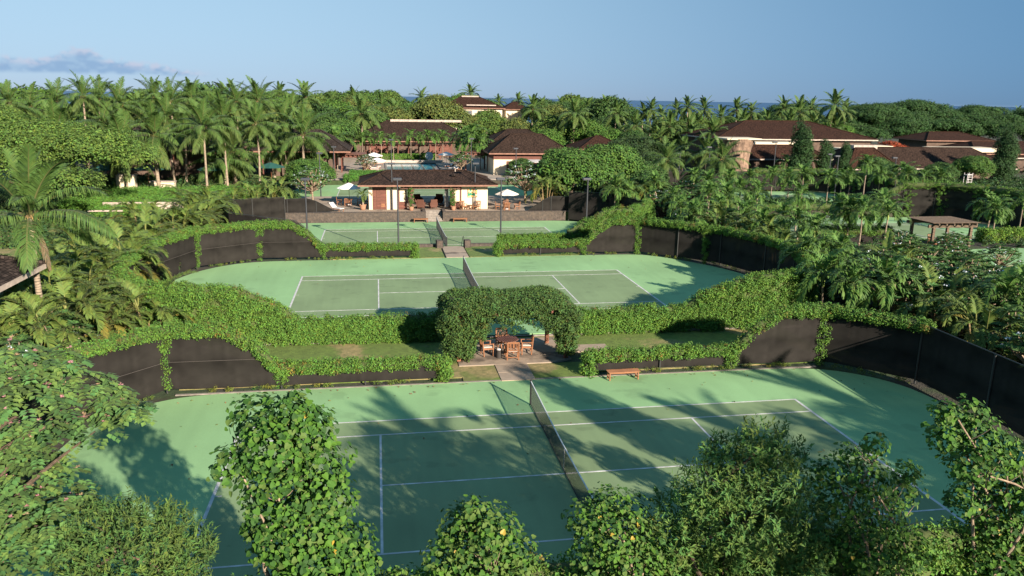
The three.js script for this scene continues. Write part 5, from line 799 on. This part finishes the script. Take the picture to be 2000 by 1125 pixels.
  // columnar figs
  const colm = (seed, R, H, col) => { const q = [], r = rng(seed); for (let k = 0; k < 16; k++) { const f = k / 15; q.push([(r() - 0.5) * R * 0.8, 0.8 + f * (H - 1.2), (r() - 0.5) * R * 0.8, R * (0.75 - 0.25 * f * f), R * 0.8, R * (0.75 - 0.25 * f * f)]); } return tp('columnar_fig', 'tree', { seed, lobes: q, density: 20, per: 6, spread: 0.35, L: 0.26, W: 0.17, col }, 1.5, 0.2); };
  const f1 = colm(770, 1.9, 9, [0.04, 0.1, 0.018]);
  [[12.4, 13.4, 1, 0.98, 'columnar tree beyond the right edge whose pointed shadow crosses the net'], [23, 20.5, 2, 1.0, 'columnar tree beyond the right edge shading the right baseline'], [25.2, 20.2, 3, 1.02, 'columnar tree beyond the right edge shading the court corner'], [62.5, -95.5, 1, 1.0, 'tallest dark columnar tree among the right roofs'], [67.3, -96, 2, 0.72, 'smaller columnar tree right of the tallest one'], [71, -96, 3, 0.68, 'narrow columnar tree before the brown roof'], [64.8, -98, 3, 0.8, 'columnar tree tucked behind the tallest one'], [98.5, -93, 1, 0.95, 'broad columnar tree at the right edge of the long low house'], [101.5, -95, 2, 0.75, 'columnar tree at the far right edge']].forEach(([x, z, a, s, w]) => copyOf(f1, w, [x, -0.2, z], a, s, 'columnar trees at the right'));
}
// ---------- plumeria: rosettes of long leaves with white flowers ----------
{
  const mk = (seed, R, H, n, fl, col) => {
    const p = proto('plumeria_tree', 'tree'), r = rng(seed), gb = new GB(), fg = new GB(), br = [];
    const fork = V(0, H * 0.3, 0); br.push(tube([V(0, 0, 0), fork], [0.13, 0.1], 7));
    for (let k = 0; k < n; k++) {
      const a = k * 2.4, f = Math.sqrt((k + 0.4) / n), e = V(Math.cos(a) * R * f, H * (0.55 + 0.4 * Math.sqrt(Math.max(0, 1 - f * f))) + (r() - 0.5) * 1.1 - f * 0.35, Math.sin(a) * R * f); if (k % 3 === 0) br.push(tube([fork, fork.clone().lerp(e, 0.55).add(V(0, -0.15, 0)), e], [0.075, 0.055, 0.04], 5));
      const out = e.clone().sub(fork).normalize().add(V(0, 0.6, 0)).normalize(), cc = vary(r, col, 0.3, 0.15);
      for (let j = 0; j < 15; j++) { const b = j * 2.4, q = V(Math.cos(b), 0, Math.sin(b)).addScaledVector(out, 0.35 + 0.5 * r()).normalize(), s = V().crossVectors(q, out).normalize(), u = V().crossVectors(s, q); leaf(gb, e, q, s, u, 0.44 * (0.8 + 0.4 * r()), 0.16, vary(r, cc, 0.25, 0.15), 0.1); }
      if (r() < fl) for (let j = 0; j < 9; j++) { const b = e.clone().addScaledVector(out, 0.18).add(rdir(r).multiplyScalar(0.13)), q = rdir(r), s = V().crossVectors(q, out).normalize(); leaf(fg, b, q, s, out, 0.11, 0.1, [0.75, 0.74, 0.68], 0.05); }
    }
    part('trunk', br, M.barkPale, p); part('foliage', gb.geo(), M.leaf, p); part('blossom', fg.geo(), leafM(0.2, 0.9), p); return p;
  };
  const a = mk(801, 2.5, 4.2, 90, 0.42, [0.11, 0.2, 0.045]), b = mk(802, 2.2, 3.4, 90, 0.12, [0.075, 0.16, 0.032]), c = mk(803, 2.4, 3.8, 100, 0.1, [0.085, 0.175, 0.032]);
  copyOf(a, 'plumeria covered in white flowers beside the terrace umbrella', [12.2, 0, -73], 0.3, 1.12); copyOf(a, 'plumeria with white flowers left of the white umbrella', [-14.3, 0, -74.5], 2.2, 0.95);
  copyOf(b, 'dark plumeria behind the white flowered one', [15.2, 0, -78], 1, 1.2);
  const L = [[30.3, -22.8], [28.8, -18.8], [27.5, -15.4], [33.4, -21.5], [30.6, -15.7], [24.2, -11.4], [25.2, -8.2], [23.4, -4.2], [23.4, -14.6], [28.6, -11], [26.2, -19.9], [33.6, -17], [24, 0.4], [27, -2.5], [36, -25.5], [38.4, -29], [40.5, -32.5], [37, -33.5], [41.8, -28], [43, -34.5], [35, -29.5]];
  const r = rng(95); byX(L).forEach(([x, z], i) => copyOf(i % 2 ? b : c, `dark plumeria behind the right fence, ${ord(i + 1)} from the left`, [x, 0, z], r() * TAU, (z < -24 ? 0.52 : 0.78) + 0.2 * r(), 'plumerias behind the right fence'));
  const L2 = [[24.6, -44.2], [27.4, -55], [25.6, -59.5], [22.9, -47], [30.4, -64.5], [34.5, -66.6]]; byX(L2).forEach(([x, z], i) => copyOf(b, `plumeria under the palms right of the far court, ${ord(i + 1)} from the left`, [x, groundY(x, z), z], r() * TAU, 0.9 + 0.25 * r(), 'plumerias right of the far court'));
  [[-21.4, -9.8, 'dark plumeria with white flowers under the grey roof corner'], [-23.8, -10.6, 'dark plumeria against the wall below the grey roof corner'], [-21.2, -13.4, 'dark plumeria among cane palms right of the grey roof corner']].forEach(([x, z, w], i) => copyOf(c, w, [x, 0, z], i * 2, 0.7));
  copyOf(a, 'young plumeria beside the left pool loungers', [-8.2, 0.05, -110.5], 1, 0.7); copyOf(c, 'plumeria with bare branches right of the pool', [8.1, 0.05, -111.5], 1, 0.85);
}
// ---------- leafy arbour over the patio ----------
{
  const t = thing('leafy_arbour', 'clipped dark green vine arbour over the patio table', 'arbour', [0, 0.05, 0]), r = rng(71), L = [];
  const posts = [[-2.5, -12.3], [-2.4, -14.9], [2.95, -12.2], [2.5, -14.7]];
  for (const [x, z] of posts) part('post', rbox(0.2, 2.3, 0.2, x, 1.15, z), M.barkRed, t);
  for (const z of [-12.3, -14.85]) part('beam', rbox(6, 0.2, 0.14, 0.2, 2.38, z), M.redwood, t);
  for (let k = 0; k < 7; k++) part('rafter', rbox(0.1, 0.16, 3.6, -2.6 + k * 0.94, 2.55, -13.6), M.redwood, t);
  const G = clump(75, 26, 0.2, 0.1, 0.07, [0.095, 0.165, 0.027], 0.45, 0.25), topY = (x, z) => { const ex = Math.abs(x - 0.15) / 3.35, ez = Math.abs(z + 13.55) / 1.95; return 2.12 + 0.88 * Math.sqrt(Math.max(0, 1 - Math.pow(ex, 5) * 0.9)) * Math.sqrt(Math.max(0.05, 1 - Math.pow(ez, 6) * 0.8)) + 0.22 * (fbm(x * 0.8 + 5, z * 0.8 + 30, 3) - 0.5) + (x < -0.6 ? 0.1 : 0) + 0.12 * Math.exp(-((x - 2.1) ** 2) * 2); };
  for (let k = 0; k < 2600; k++) { const x = -3.3 + 6.9 * r(), z = -15.5 + 3.95 * r(), y1 = topY(x, z), edge = Math.max(Math.abs(x - 0.15) / 3.35, Math.abs(z + 13.55) / 1.97), low = 1.98 - 0.45 * sm(0.6, 1, edge); if (edge > 1) continue; const f = r(); L.push([x, f < 0.62 ? y1 - 0.14 * r() : low + (y1 - low) * r(), z, 1, r() < 0.03 ? [1.4, 0.8, 0.7] : undefined]); }
  const leg = (x, z, rx, rz, y0, n) => { for (let k = 0; k < n; k++) { const f = r(), a = r() * TAU, q = (0.6 + 0.45 * r()) * (0.72 + 0.5 * f), y = y0 + (2.4 - y0) * f; L.push([x + Math.cos(a) * rx * q, y, z + Math.sin(a) * rz * q, 1, r() < 0.03 ? [1.4, 0.8, 0.7] : undefined]); } };
  leg(-2.5, -12.3, 0.85, 0.65, 0.1, 520); leg(-1.6, -12.0, 0.5, 0.4, 1.2, 130); leg(2.1, -12.0, 0.5, 0.4, 1.6, 90); leg(-2.6, -14.9, 0.55, 0.5, 0.5, 220); leg(2.95, -12.2, 0.55, 0.5, 0.3, 300); leg(2.6, -14.8, 0.5, 0.45, 1.2, 150); leg(-3.0, -13.6, 0.35, 1.2, 1.0, 260); leg(3.25, -13.5, 0.3, 1.2, 1.3, 200);
  instanced('vine', [G], L, t, r, M.leaf, 0.28);
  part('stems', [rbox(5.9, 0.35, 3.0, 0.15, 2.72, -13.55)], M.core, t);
}
// flowering vines on the pavilion columns
for (const [x, w] of [[-2.55, 'left'], [2.25, 'right']]) { const t = thing('flowering_vine', `pink flowering vine climbing the ${w} pavilion column`, 'vine', [x, 0.5, -65.55]), r = rng(x * 10 + 99 | 0), L = []; for (let k = 0; k < 130; k++) L.push([(r() - 0.5) * 0.5, r() * 2.1, (r() - 0.5) * 0.5, 0.8, r() < 0.3 ? [4, 0.9, 6] : [0.7, 0.8, 1]]); part('stem', tube([V(0, -0.1, 0), V(0.05, 1, 0.02), V(0, 2, 0)], 0.03, 5), M.bark, t); instanced('foliage', VC, L, t, r); }
// ---------- foreground trees ----------
// heart shaped leaf, unit length along +x, facing +y
const heart = (() => { const o = [[0, 0], [-0.12, 0.3], [0.08, 0.5], [0.42, 0.46], [0.75, 0.24], [1, 0], [0.75, -0.24], [0.42, -0.46], [0.08, -0.5], [-0.12, -0.3]], P = [0.4, -0.05, 0], I = []; for (const [x, z] of o) P.push(x, 0.14 * Math.abs(z) - 0.1 * x * x, z); for (let k = 1; k <= o.length; k++) I.push(0, k % o.length + 1, k); const g = new THREE.BufferGeometry(); g.setAttribute('position', new THREE.Float32BufferAttribute(P, 3)); g.setIndex(I); return g; })();
const HC = [[0.06, 0.158, 0.019], [0.04, 0.112, 0.017], [0.085, 0.195, 0.021], [0.1, 0.17, 0.034], [0.03, 0.085, 0.016]], HM = HC.map((c) => new THREE.MeshPhysicalMaterial({ color: lin(...c), roughness: 0.7, specularIntensity: 0.35, transmission: 0.3, thickness: 0, side: THREE.DoubleSide }));
HM.push(new THREE.MeshPhysicalMaterial({ color: lin(0.42, 0.3, 0.03), roughness: 0.6, transmission: 0.3, thickness: 0, side: THREE.DoubleSide }));
function stems(t, base, lobes, r, bark, r0 = 0.09, n = 5) {
  for (let k = 0; k < n; k++) {
    const b = V(base[0] + (r() - 0.5) * 0.7, 0, base[1] + (r() - 0.5) * 0.5), ls = lobes.filter((_, i) => i % n === k).sort((p, q) => p[1] - q[1]); let prev = b; const pts = [b, V(b.x + (r() - 0.5) * 0.3, 1.4, b.z + (r() - 0.5) * 0.2)];
    for (const l of ls) if (l[1] > 2) pts.push(V(l[0] * 0.8 + b.x * 0.2, l[1] - 0.2, l[2] * 0.8 + b.z * 0.2));
    pts.sort((p, q) => p.y - q.y); const cur = pts.length > 2 ? new THREE.CatmullRomCurve3(pts).getPoints(16) : pts; part('stem', tube(cur, cur.map((_, i) => r0 * (1 - 0.75 * i / cur.length)), 7), bark, t);
    for (let j = 0; j < 9; j++) { const q = cur[Math.floor((0.4 + 0.6 * r()) * (cur.length - 1))], d = rdir(r); d.y = Math.abs(d.y) * 0.7 + 0.2; part('branch', tube([q, q.clone().addScaledVector(d, 0.22).add(V(0, 0.06, 0)), q.clone().addScaledVector(d, 0.48).add(V(0, 0.2, 0))], [r0 * 0.25, r0 * 0.16, r0 * 0.06], 5), bark, t); }
  }
}
function hibiscus(label, lobes, seed, dens, size, yellow = 0.03, pale = 0) {
  const xs = lobes.map((l) => l[0]), base = [(Math.min(...xs) + Math.max(...xs)) / 2, 10.8], t = thing('sea_hibiscus', label, 'tree', [0, 0, 0]), r = rng(seed), all = [];
  stems(t, base, lobes, r, M.barkPale, 0.06, 6);
  const q = new THREE.Quaternion(), m = new THREE.Matrix4(), X = V(), Y = V(), Z = V(), cam = camera.position;
  for (const [lx, ly, lz, R] of lobes) {
    const n = Math.round(dens * (R * R * 4 + 0.12) * 12);
    for (let k = 0; k < n; k++) {
      const u = rdir(r), f = (0.4 + 0.62 * Math.sqrt(r())) * (0.72 + 0.56 * vn(lx * 3 + u.x * 2.6 + 40, ly * 3 + u.y * 2.6 + u.z + 60)), p = V(lx + u.x * R * f, ly + u.y * R * f * 0.95, lz + u.z * R * f);
      Y.copy(u).multiplyScalar(0.8).add(rdir(r).multiplyScalar(0.55)).add(V(0.1, 0.55, 0.25)).normalize(); X.copy(rdir(r)); X.y -= 0.55; X.addScaledVector(Y, -X.dot(Y)).normalize(); Z.crossVectors(X, Y);
      const s = size * (0.4 + 0.85 * r()), mi = r() < yellow ? 5 : r() < pale ? 3 : Math.floor(r() * 5);
      all.push({ p, M: new THREE.Matrix4().makeBasis(X.clone().multiplyScalar(s), Y.clone().multiplyScalar(s), Z.clone().multiplyScalar(s)).setPosition(p), mi, w: s * Math.abs(Y.dot(cam.clone().sub(p).normalize())) / p.distanceTo(cam) * (u.dot(cam.clone().sub(p).normalize()) > 0.1 ? 1 : 0.3) * (Math.abs(seenAt(p.x, p.y, p.z).x) < 1 && seenAt(p.x, p.y, p.z).y > -1 ? 1 : 0) });
    }
  }
  all.sort((a, b) => b.w - a.w);
  for (const a of all.slice(0, 300)) { const o = part('leaf', heart, HM[a.mi], t); a.M.decompose(o.position, o.quaternion, o.scale); }
  const rest = all.slice(300); const byM = new Map(); for (const a of rest) { if (!byM.has(a.mi)) byM.set(a.mi, []); byM.get(a.mi).push(a); }
  for (const [mi, l] of byM) { const o = shade(new THREE.InstancedMesh(heart, HM[mi], l.length)); o.name = 'foliage'; o.userData.kind = 'stuff'; l.forEach((a, i) => o.setMatrixAt(i, a.M)); t.add(o); }
  return t;
}
hibiscus('tall broad leafed tree in the foreground left of the net', LOBES.hib, 901, 27, 0.11, 0.002);
hibiscus('low round broad leafed tree at the bottom edge left of the net', LOBES.mid, 902, 30, 0.095, 0.004, 0.3);
hibiscus('broad leafed tree with pale twigs at the bottom right of the net', LOBES.right1, 903, 28, 0.088, 0.005, 0.2);
hibiscus('open broad leafed tree with pale stems between the fine leafed and the corner tree', LOBES.right3, 904, 26, 0.088, 0.005, 0.1);
hibiscus('dark broad leafed tree in the bottom right corner', LOBES.right4, 905, 26, 0.105, 0.004, 0);
function fineTree(name, label, lobes, seed, dens, L, Wd, col, base, bark = M.bark, yel = 0.25) {
  const t = thing(name, label, 'tree', [0, 0, 0]), r = rng(seed), gb = new GB(), u = V(), p = V();
  stems(t, base, lobes, r, bark, 0.07, 5);
  for (const [lx, ly, lz, R] of lobes) {
    const n = Math.round(dens * (R * R * 4 + 0.1) * 10);
    for (let k = 0; k < n; k++) {
      rdir(r, u); const f = (0.4 + 0.65 * Math.sqrt(r())) * (0.75 + 0.5 * vn(lx * 3 + u.x * 2.6 + 40, ly * 3 + u.y * 2.6 + u.z + 60)); p.set(lx + u.x * R * f, ly + u.y * R * f, lz + u.z * R * f); const tip = u.clone().multiplyScalar(0.6).add(V((r() - 0.5) * 0.6, 0.75, (r() - 0.5) * 0.6)).normalize(), cc = vary(r, col, 0.3, yel);
      for (let j = 0; j < 9; j++) { const b = p.clone().addScaledVector(tip, 0.27 * j / 9), d = rdir(r).multiplyScalar(0.9).addScaledVector(tip, 0.55).normalize(), s = V().crossVectors(d, tip).normalize(), nn = V().crossVectors(s, d); const f2 = 0.75 + 0.5 * r(); leaf(gb, b, d, s, nn, L * f2, Wd * f2, vary(r, cc, 0.22, 0.15), 0.1); }
    }
  }
  part('foliage', gb.geo(), M.leaf, t).userData.kind = 'stuff'; return t;
}
fineTree('fine_leafed_tree', 'bushy fine leafed tree in the foreground right of the net', LOBES.fine, 911, 12, 0.115, 0.042, [0.125, 0.215, 0.034], [1.4, 10.9]);
fineTree('fine_leafed_tree', 'olive green fine leafed bush at the bottom left', LOBES.left1, 912, 15, 0.11, 0.034, [0.11, 0.185, 0.03], [-11, 10.5]);
{ // acacia like tree: drooping pinnate leaves and pink puffs
  const t = thing('pink_shower_tree', 'pink flowering tree with drooping feathery leaves at the left edge', 'tree', [0, 0, 0]), r = rng(921), gb = new GB(), fg = new GB(), base = [-14.3, 10.2];
  const bp = [V(-14.3, 0, 10.2), V(-14.2, 2.2, 10.1), V(-14.1, 4.2, 9.9), V(-13.8, 6.0, 9.7)]; part('trunk', tube(new THREE.CatmullRomCurve3(bp).getPoints(12), [...Array(13).keys()].map((i) => 0.2 - 0.008 * i), 9), M.bark, t);
  LOBES.acacia.forEach((l, i) => { if (i % 2) return; const e = V(l[0], l[1] - 0.1, l[2]), f = bp[1 + Math.min(2, Math.floor(Math.max(0, l[1] - 3.5) / 1.6))]; part('branch', tube(new THREE.CatmullRomCurve3([f, f.clone().lerp(e, 0.5).add(V(0, 0.25, 0)), e]).getPoints(8), [0.08, 0.07, 0.06, 0.055, 0.05, 0.04, 0.03, 0.02, 0.012], 6), M.bark, t); });
  for (const [lx, ly, lz, R] of LOBES.acacia) {
    const n = Math.round((R * R * 4 + 0.15) * 62);
    for (let k = 0; k < n; k++) {
      const u = rdir(r); if (u.y < -0.2 && r() < 0.7) u.y *= -1; const f = 0.55 + 0.55 * Math.sqrt(r()), p = V(lx + u.x * R * f, ly + u.y * R * f * 0.85, lz + u.z * R * f), a = Math.atan2(u.z, u.x) + (r() - 0.5) * 2.4, dr = V(Math.cos(a), 0.25 - 0.5 * r(), Math.sin(a)).normalize(), sd = V().crossVectors(dr, V(0, 1, 0)).normalize(), cc = vary(r, [0.14, 0.24, 0.05], 0.5, 0.22), LL = 0.15 + 0.1 * r(), np = 3;
      for (let j = 0; j < np; j++) { const g = (j + 0.5) / np, b = p.clone().addScaledVector(dr, LL * g); b.y -= LL * 0.7 * g * g; for (const s of [-1, 1]) { const d = sd.clone().multiplyScalar(s).addScaledVector(dr, 0.35); d.y -= 0.3; d.normalize(); const nn = V(0, 1, 0).addScaledVector(dr, 0.3 * g).normalize(), w = V().crossVectors(d, nn).normalize(); leaf(gb, b, d, w, nn, 0.13 * (0.6 + 0.6 * Math.sin(Math.PI * (0.2 + 0.7 * g))), 0.105, vary(r, cc, 0.15, 0.1), 0.08); } }
      if (r() < 0.12 && u.y > 0.05) { const c = p.clone().addScaledVector(u, 0.06), col = r() < 0.55 ? [0.5, 0.22, 0.2] : [0.42, 0.27, 0.13]; for (let j = 0; j < 14; j++) { const d = rdir(r); d.y = Math.abs(d.y); const s = V().crossVectors(d, rdir(r)).normalize(); leaf(fg, c, d, s, V().crossVectors(s, d), 0.06, 0.016, vary(r, col, 0.25, 0.1), 0); } }
    }
  }
  part('foliage', gb.geo(), M.leaf, t).userData.kind = 'stuff'; part('blossom', fg.geo(), leafM(0.25, 0.9), t).userData.kind = 'stuff';
}
// ---------- fallen leaves along the court edges ----------
{
  const r = rng(177), g = new GB(); leaf(g, V(-0.06, 0, 0), V(1, 0, 0), V(0, 0, 1), V(0, 1, 0), 0.12, 0.07, [1, 1, 1], 0.2);
  const t = new THREE.Group(), L = []; t.name = 'fallen_leaves'; t.userData = { kind: 'stuff', label: 'dry brown leaves scattered along the edges of the courts' }; scene.add(t);
  for (let k = 0; k < 170; k++) { const m = k % 3 === 0, e = Math.pow(r(), 3), x = -17 + 34 * r(), z = (m ? -38.0 : -9.2) + e * 9; if (Math.abs(x) > 15 && z < (m ? -36 : -7.5)) continue; L.push([x, (m ? 0.05 : 0.03), z, 0.7 + 0.6 * r(), r() < 0.6 ? [0.26, 0.15, 0.06] : [0.2, 0.19, 0.05]]); }
  instanced('leaves', [g.geo()], L, t, r, leafM(0.2, 0.9), 0.3);
}
// ---------- undergrowth ----------
{
  const r = rng(131), G = [0, 1].map((i) => clump(140 + i, 34, 0.55, 0.3, 0.17, [0.045, 0.1, 0.018], 0.45, 0.3)), t = new THREE.Group(), L = [];  // clump green darkened to paint shade into the gaps between right-hand palm trunks
  t.name = 'undergrowth'; t.userData = { kind: 'stuff', label: 'green shrubs and ground cover filling the gardens, colour darkened to stand for shade' }; scene.add(t);
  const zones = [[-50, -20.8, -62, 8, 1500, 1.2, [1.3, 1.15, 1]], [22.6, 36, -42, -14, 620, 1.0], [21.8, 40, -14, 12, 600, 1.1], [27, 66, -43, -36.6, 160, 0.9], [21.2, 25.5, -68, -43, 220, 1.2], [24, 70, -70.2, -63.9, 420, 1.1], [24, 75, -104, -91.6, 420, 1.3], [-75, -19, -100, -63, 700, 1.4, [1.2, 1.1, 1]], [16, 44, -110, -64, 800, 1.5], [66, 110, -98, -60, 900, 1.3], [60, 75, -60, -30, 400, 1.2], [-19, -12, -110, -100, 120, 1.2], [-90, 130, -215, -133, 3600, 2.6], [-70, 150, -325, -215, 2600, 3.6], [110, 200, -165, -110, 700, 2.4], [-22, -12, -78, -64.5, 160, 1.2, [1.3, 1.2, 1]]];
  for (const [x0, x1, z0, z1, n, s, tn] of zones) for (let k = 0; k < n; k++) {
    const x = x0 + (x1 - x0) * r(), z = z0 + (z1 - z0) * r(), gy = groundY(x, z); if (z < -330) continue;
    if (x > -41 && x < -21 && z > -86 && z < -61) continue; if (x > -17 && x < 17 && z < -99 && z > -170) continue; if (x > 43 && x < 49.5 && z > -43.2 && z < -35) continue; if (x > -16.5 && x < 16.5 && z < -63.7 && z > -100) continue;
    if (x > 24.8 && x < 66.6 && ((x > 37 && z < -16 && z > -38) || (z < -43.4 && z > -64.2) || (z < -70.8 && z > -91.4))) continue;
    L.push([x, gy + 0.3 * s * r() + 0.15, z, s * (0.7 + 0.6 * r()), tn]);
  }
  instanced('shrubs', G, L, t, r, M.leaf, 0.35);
}
renderer.render(scene, camera);
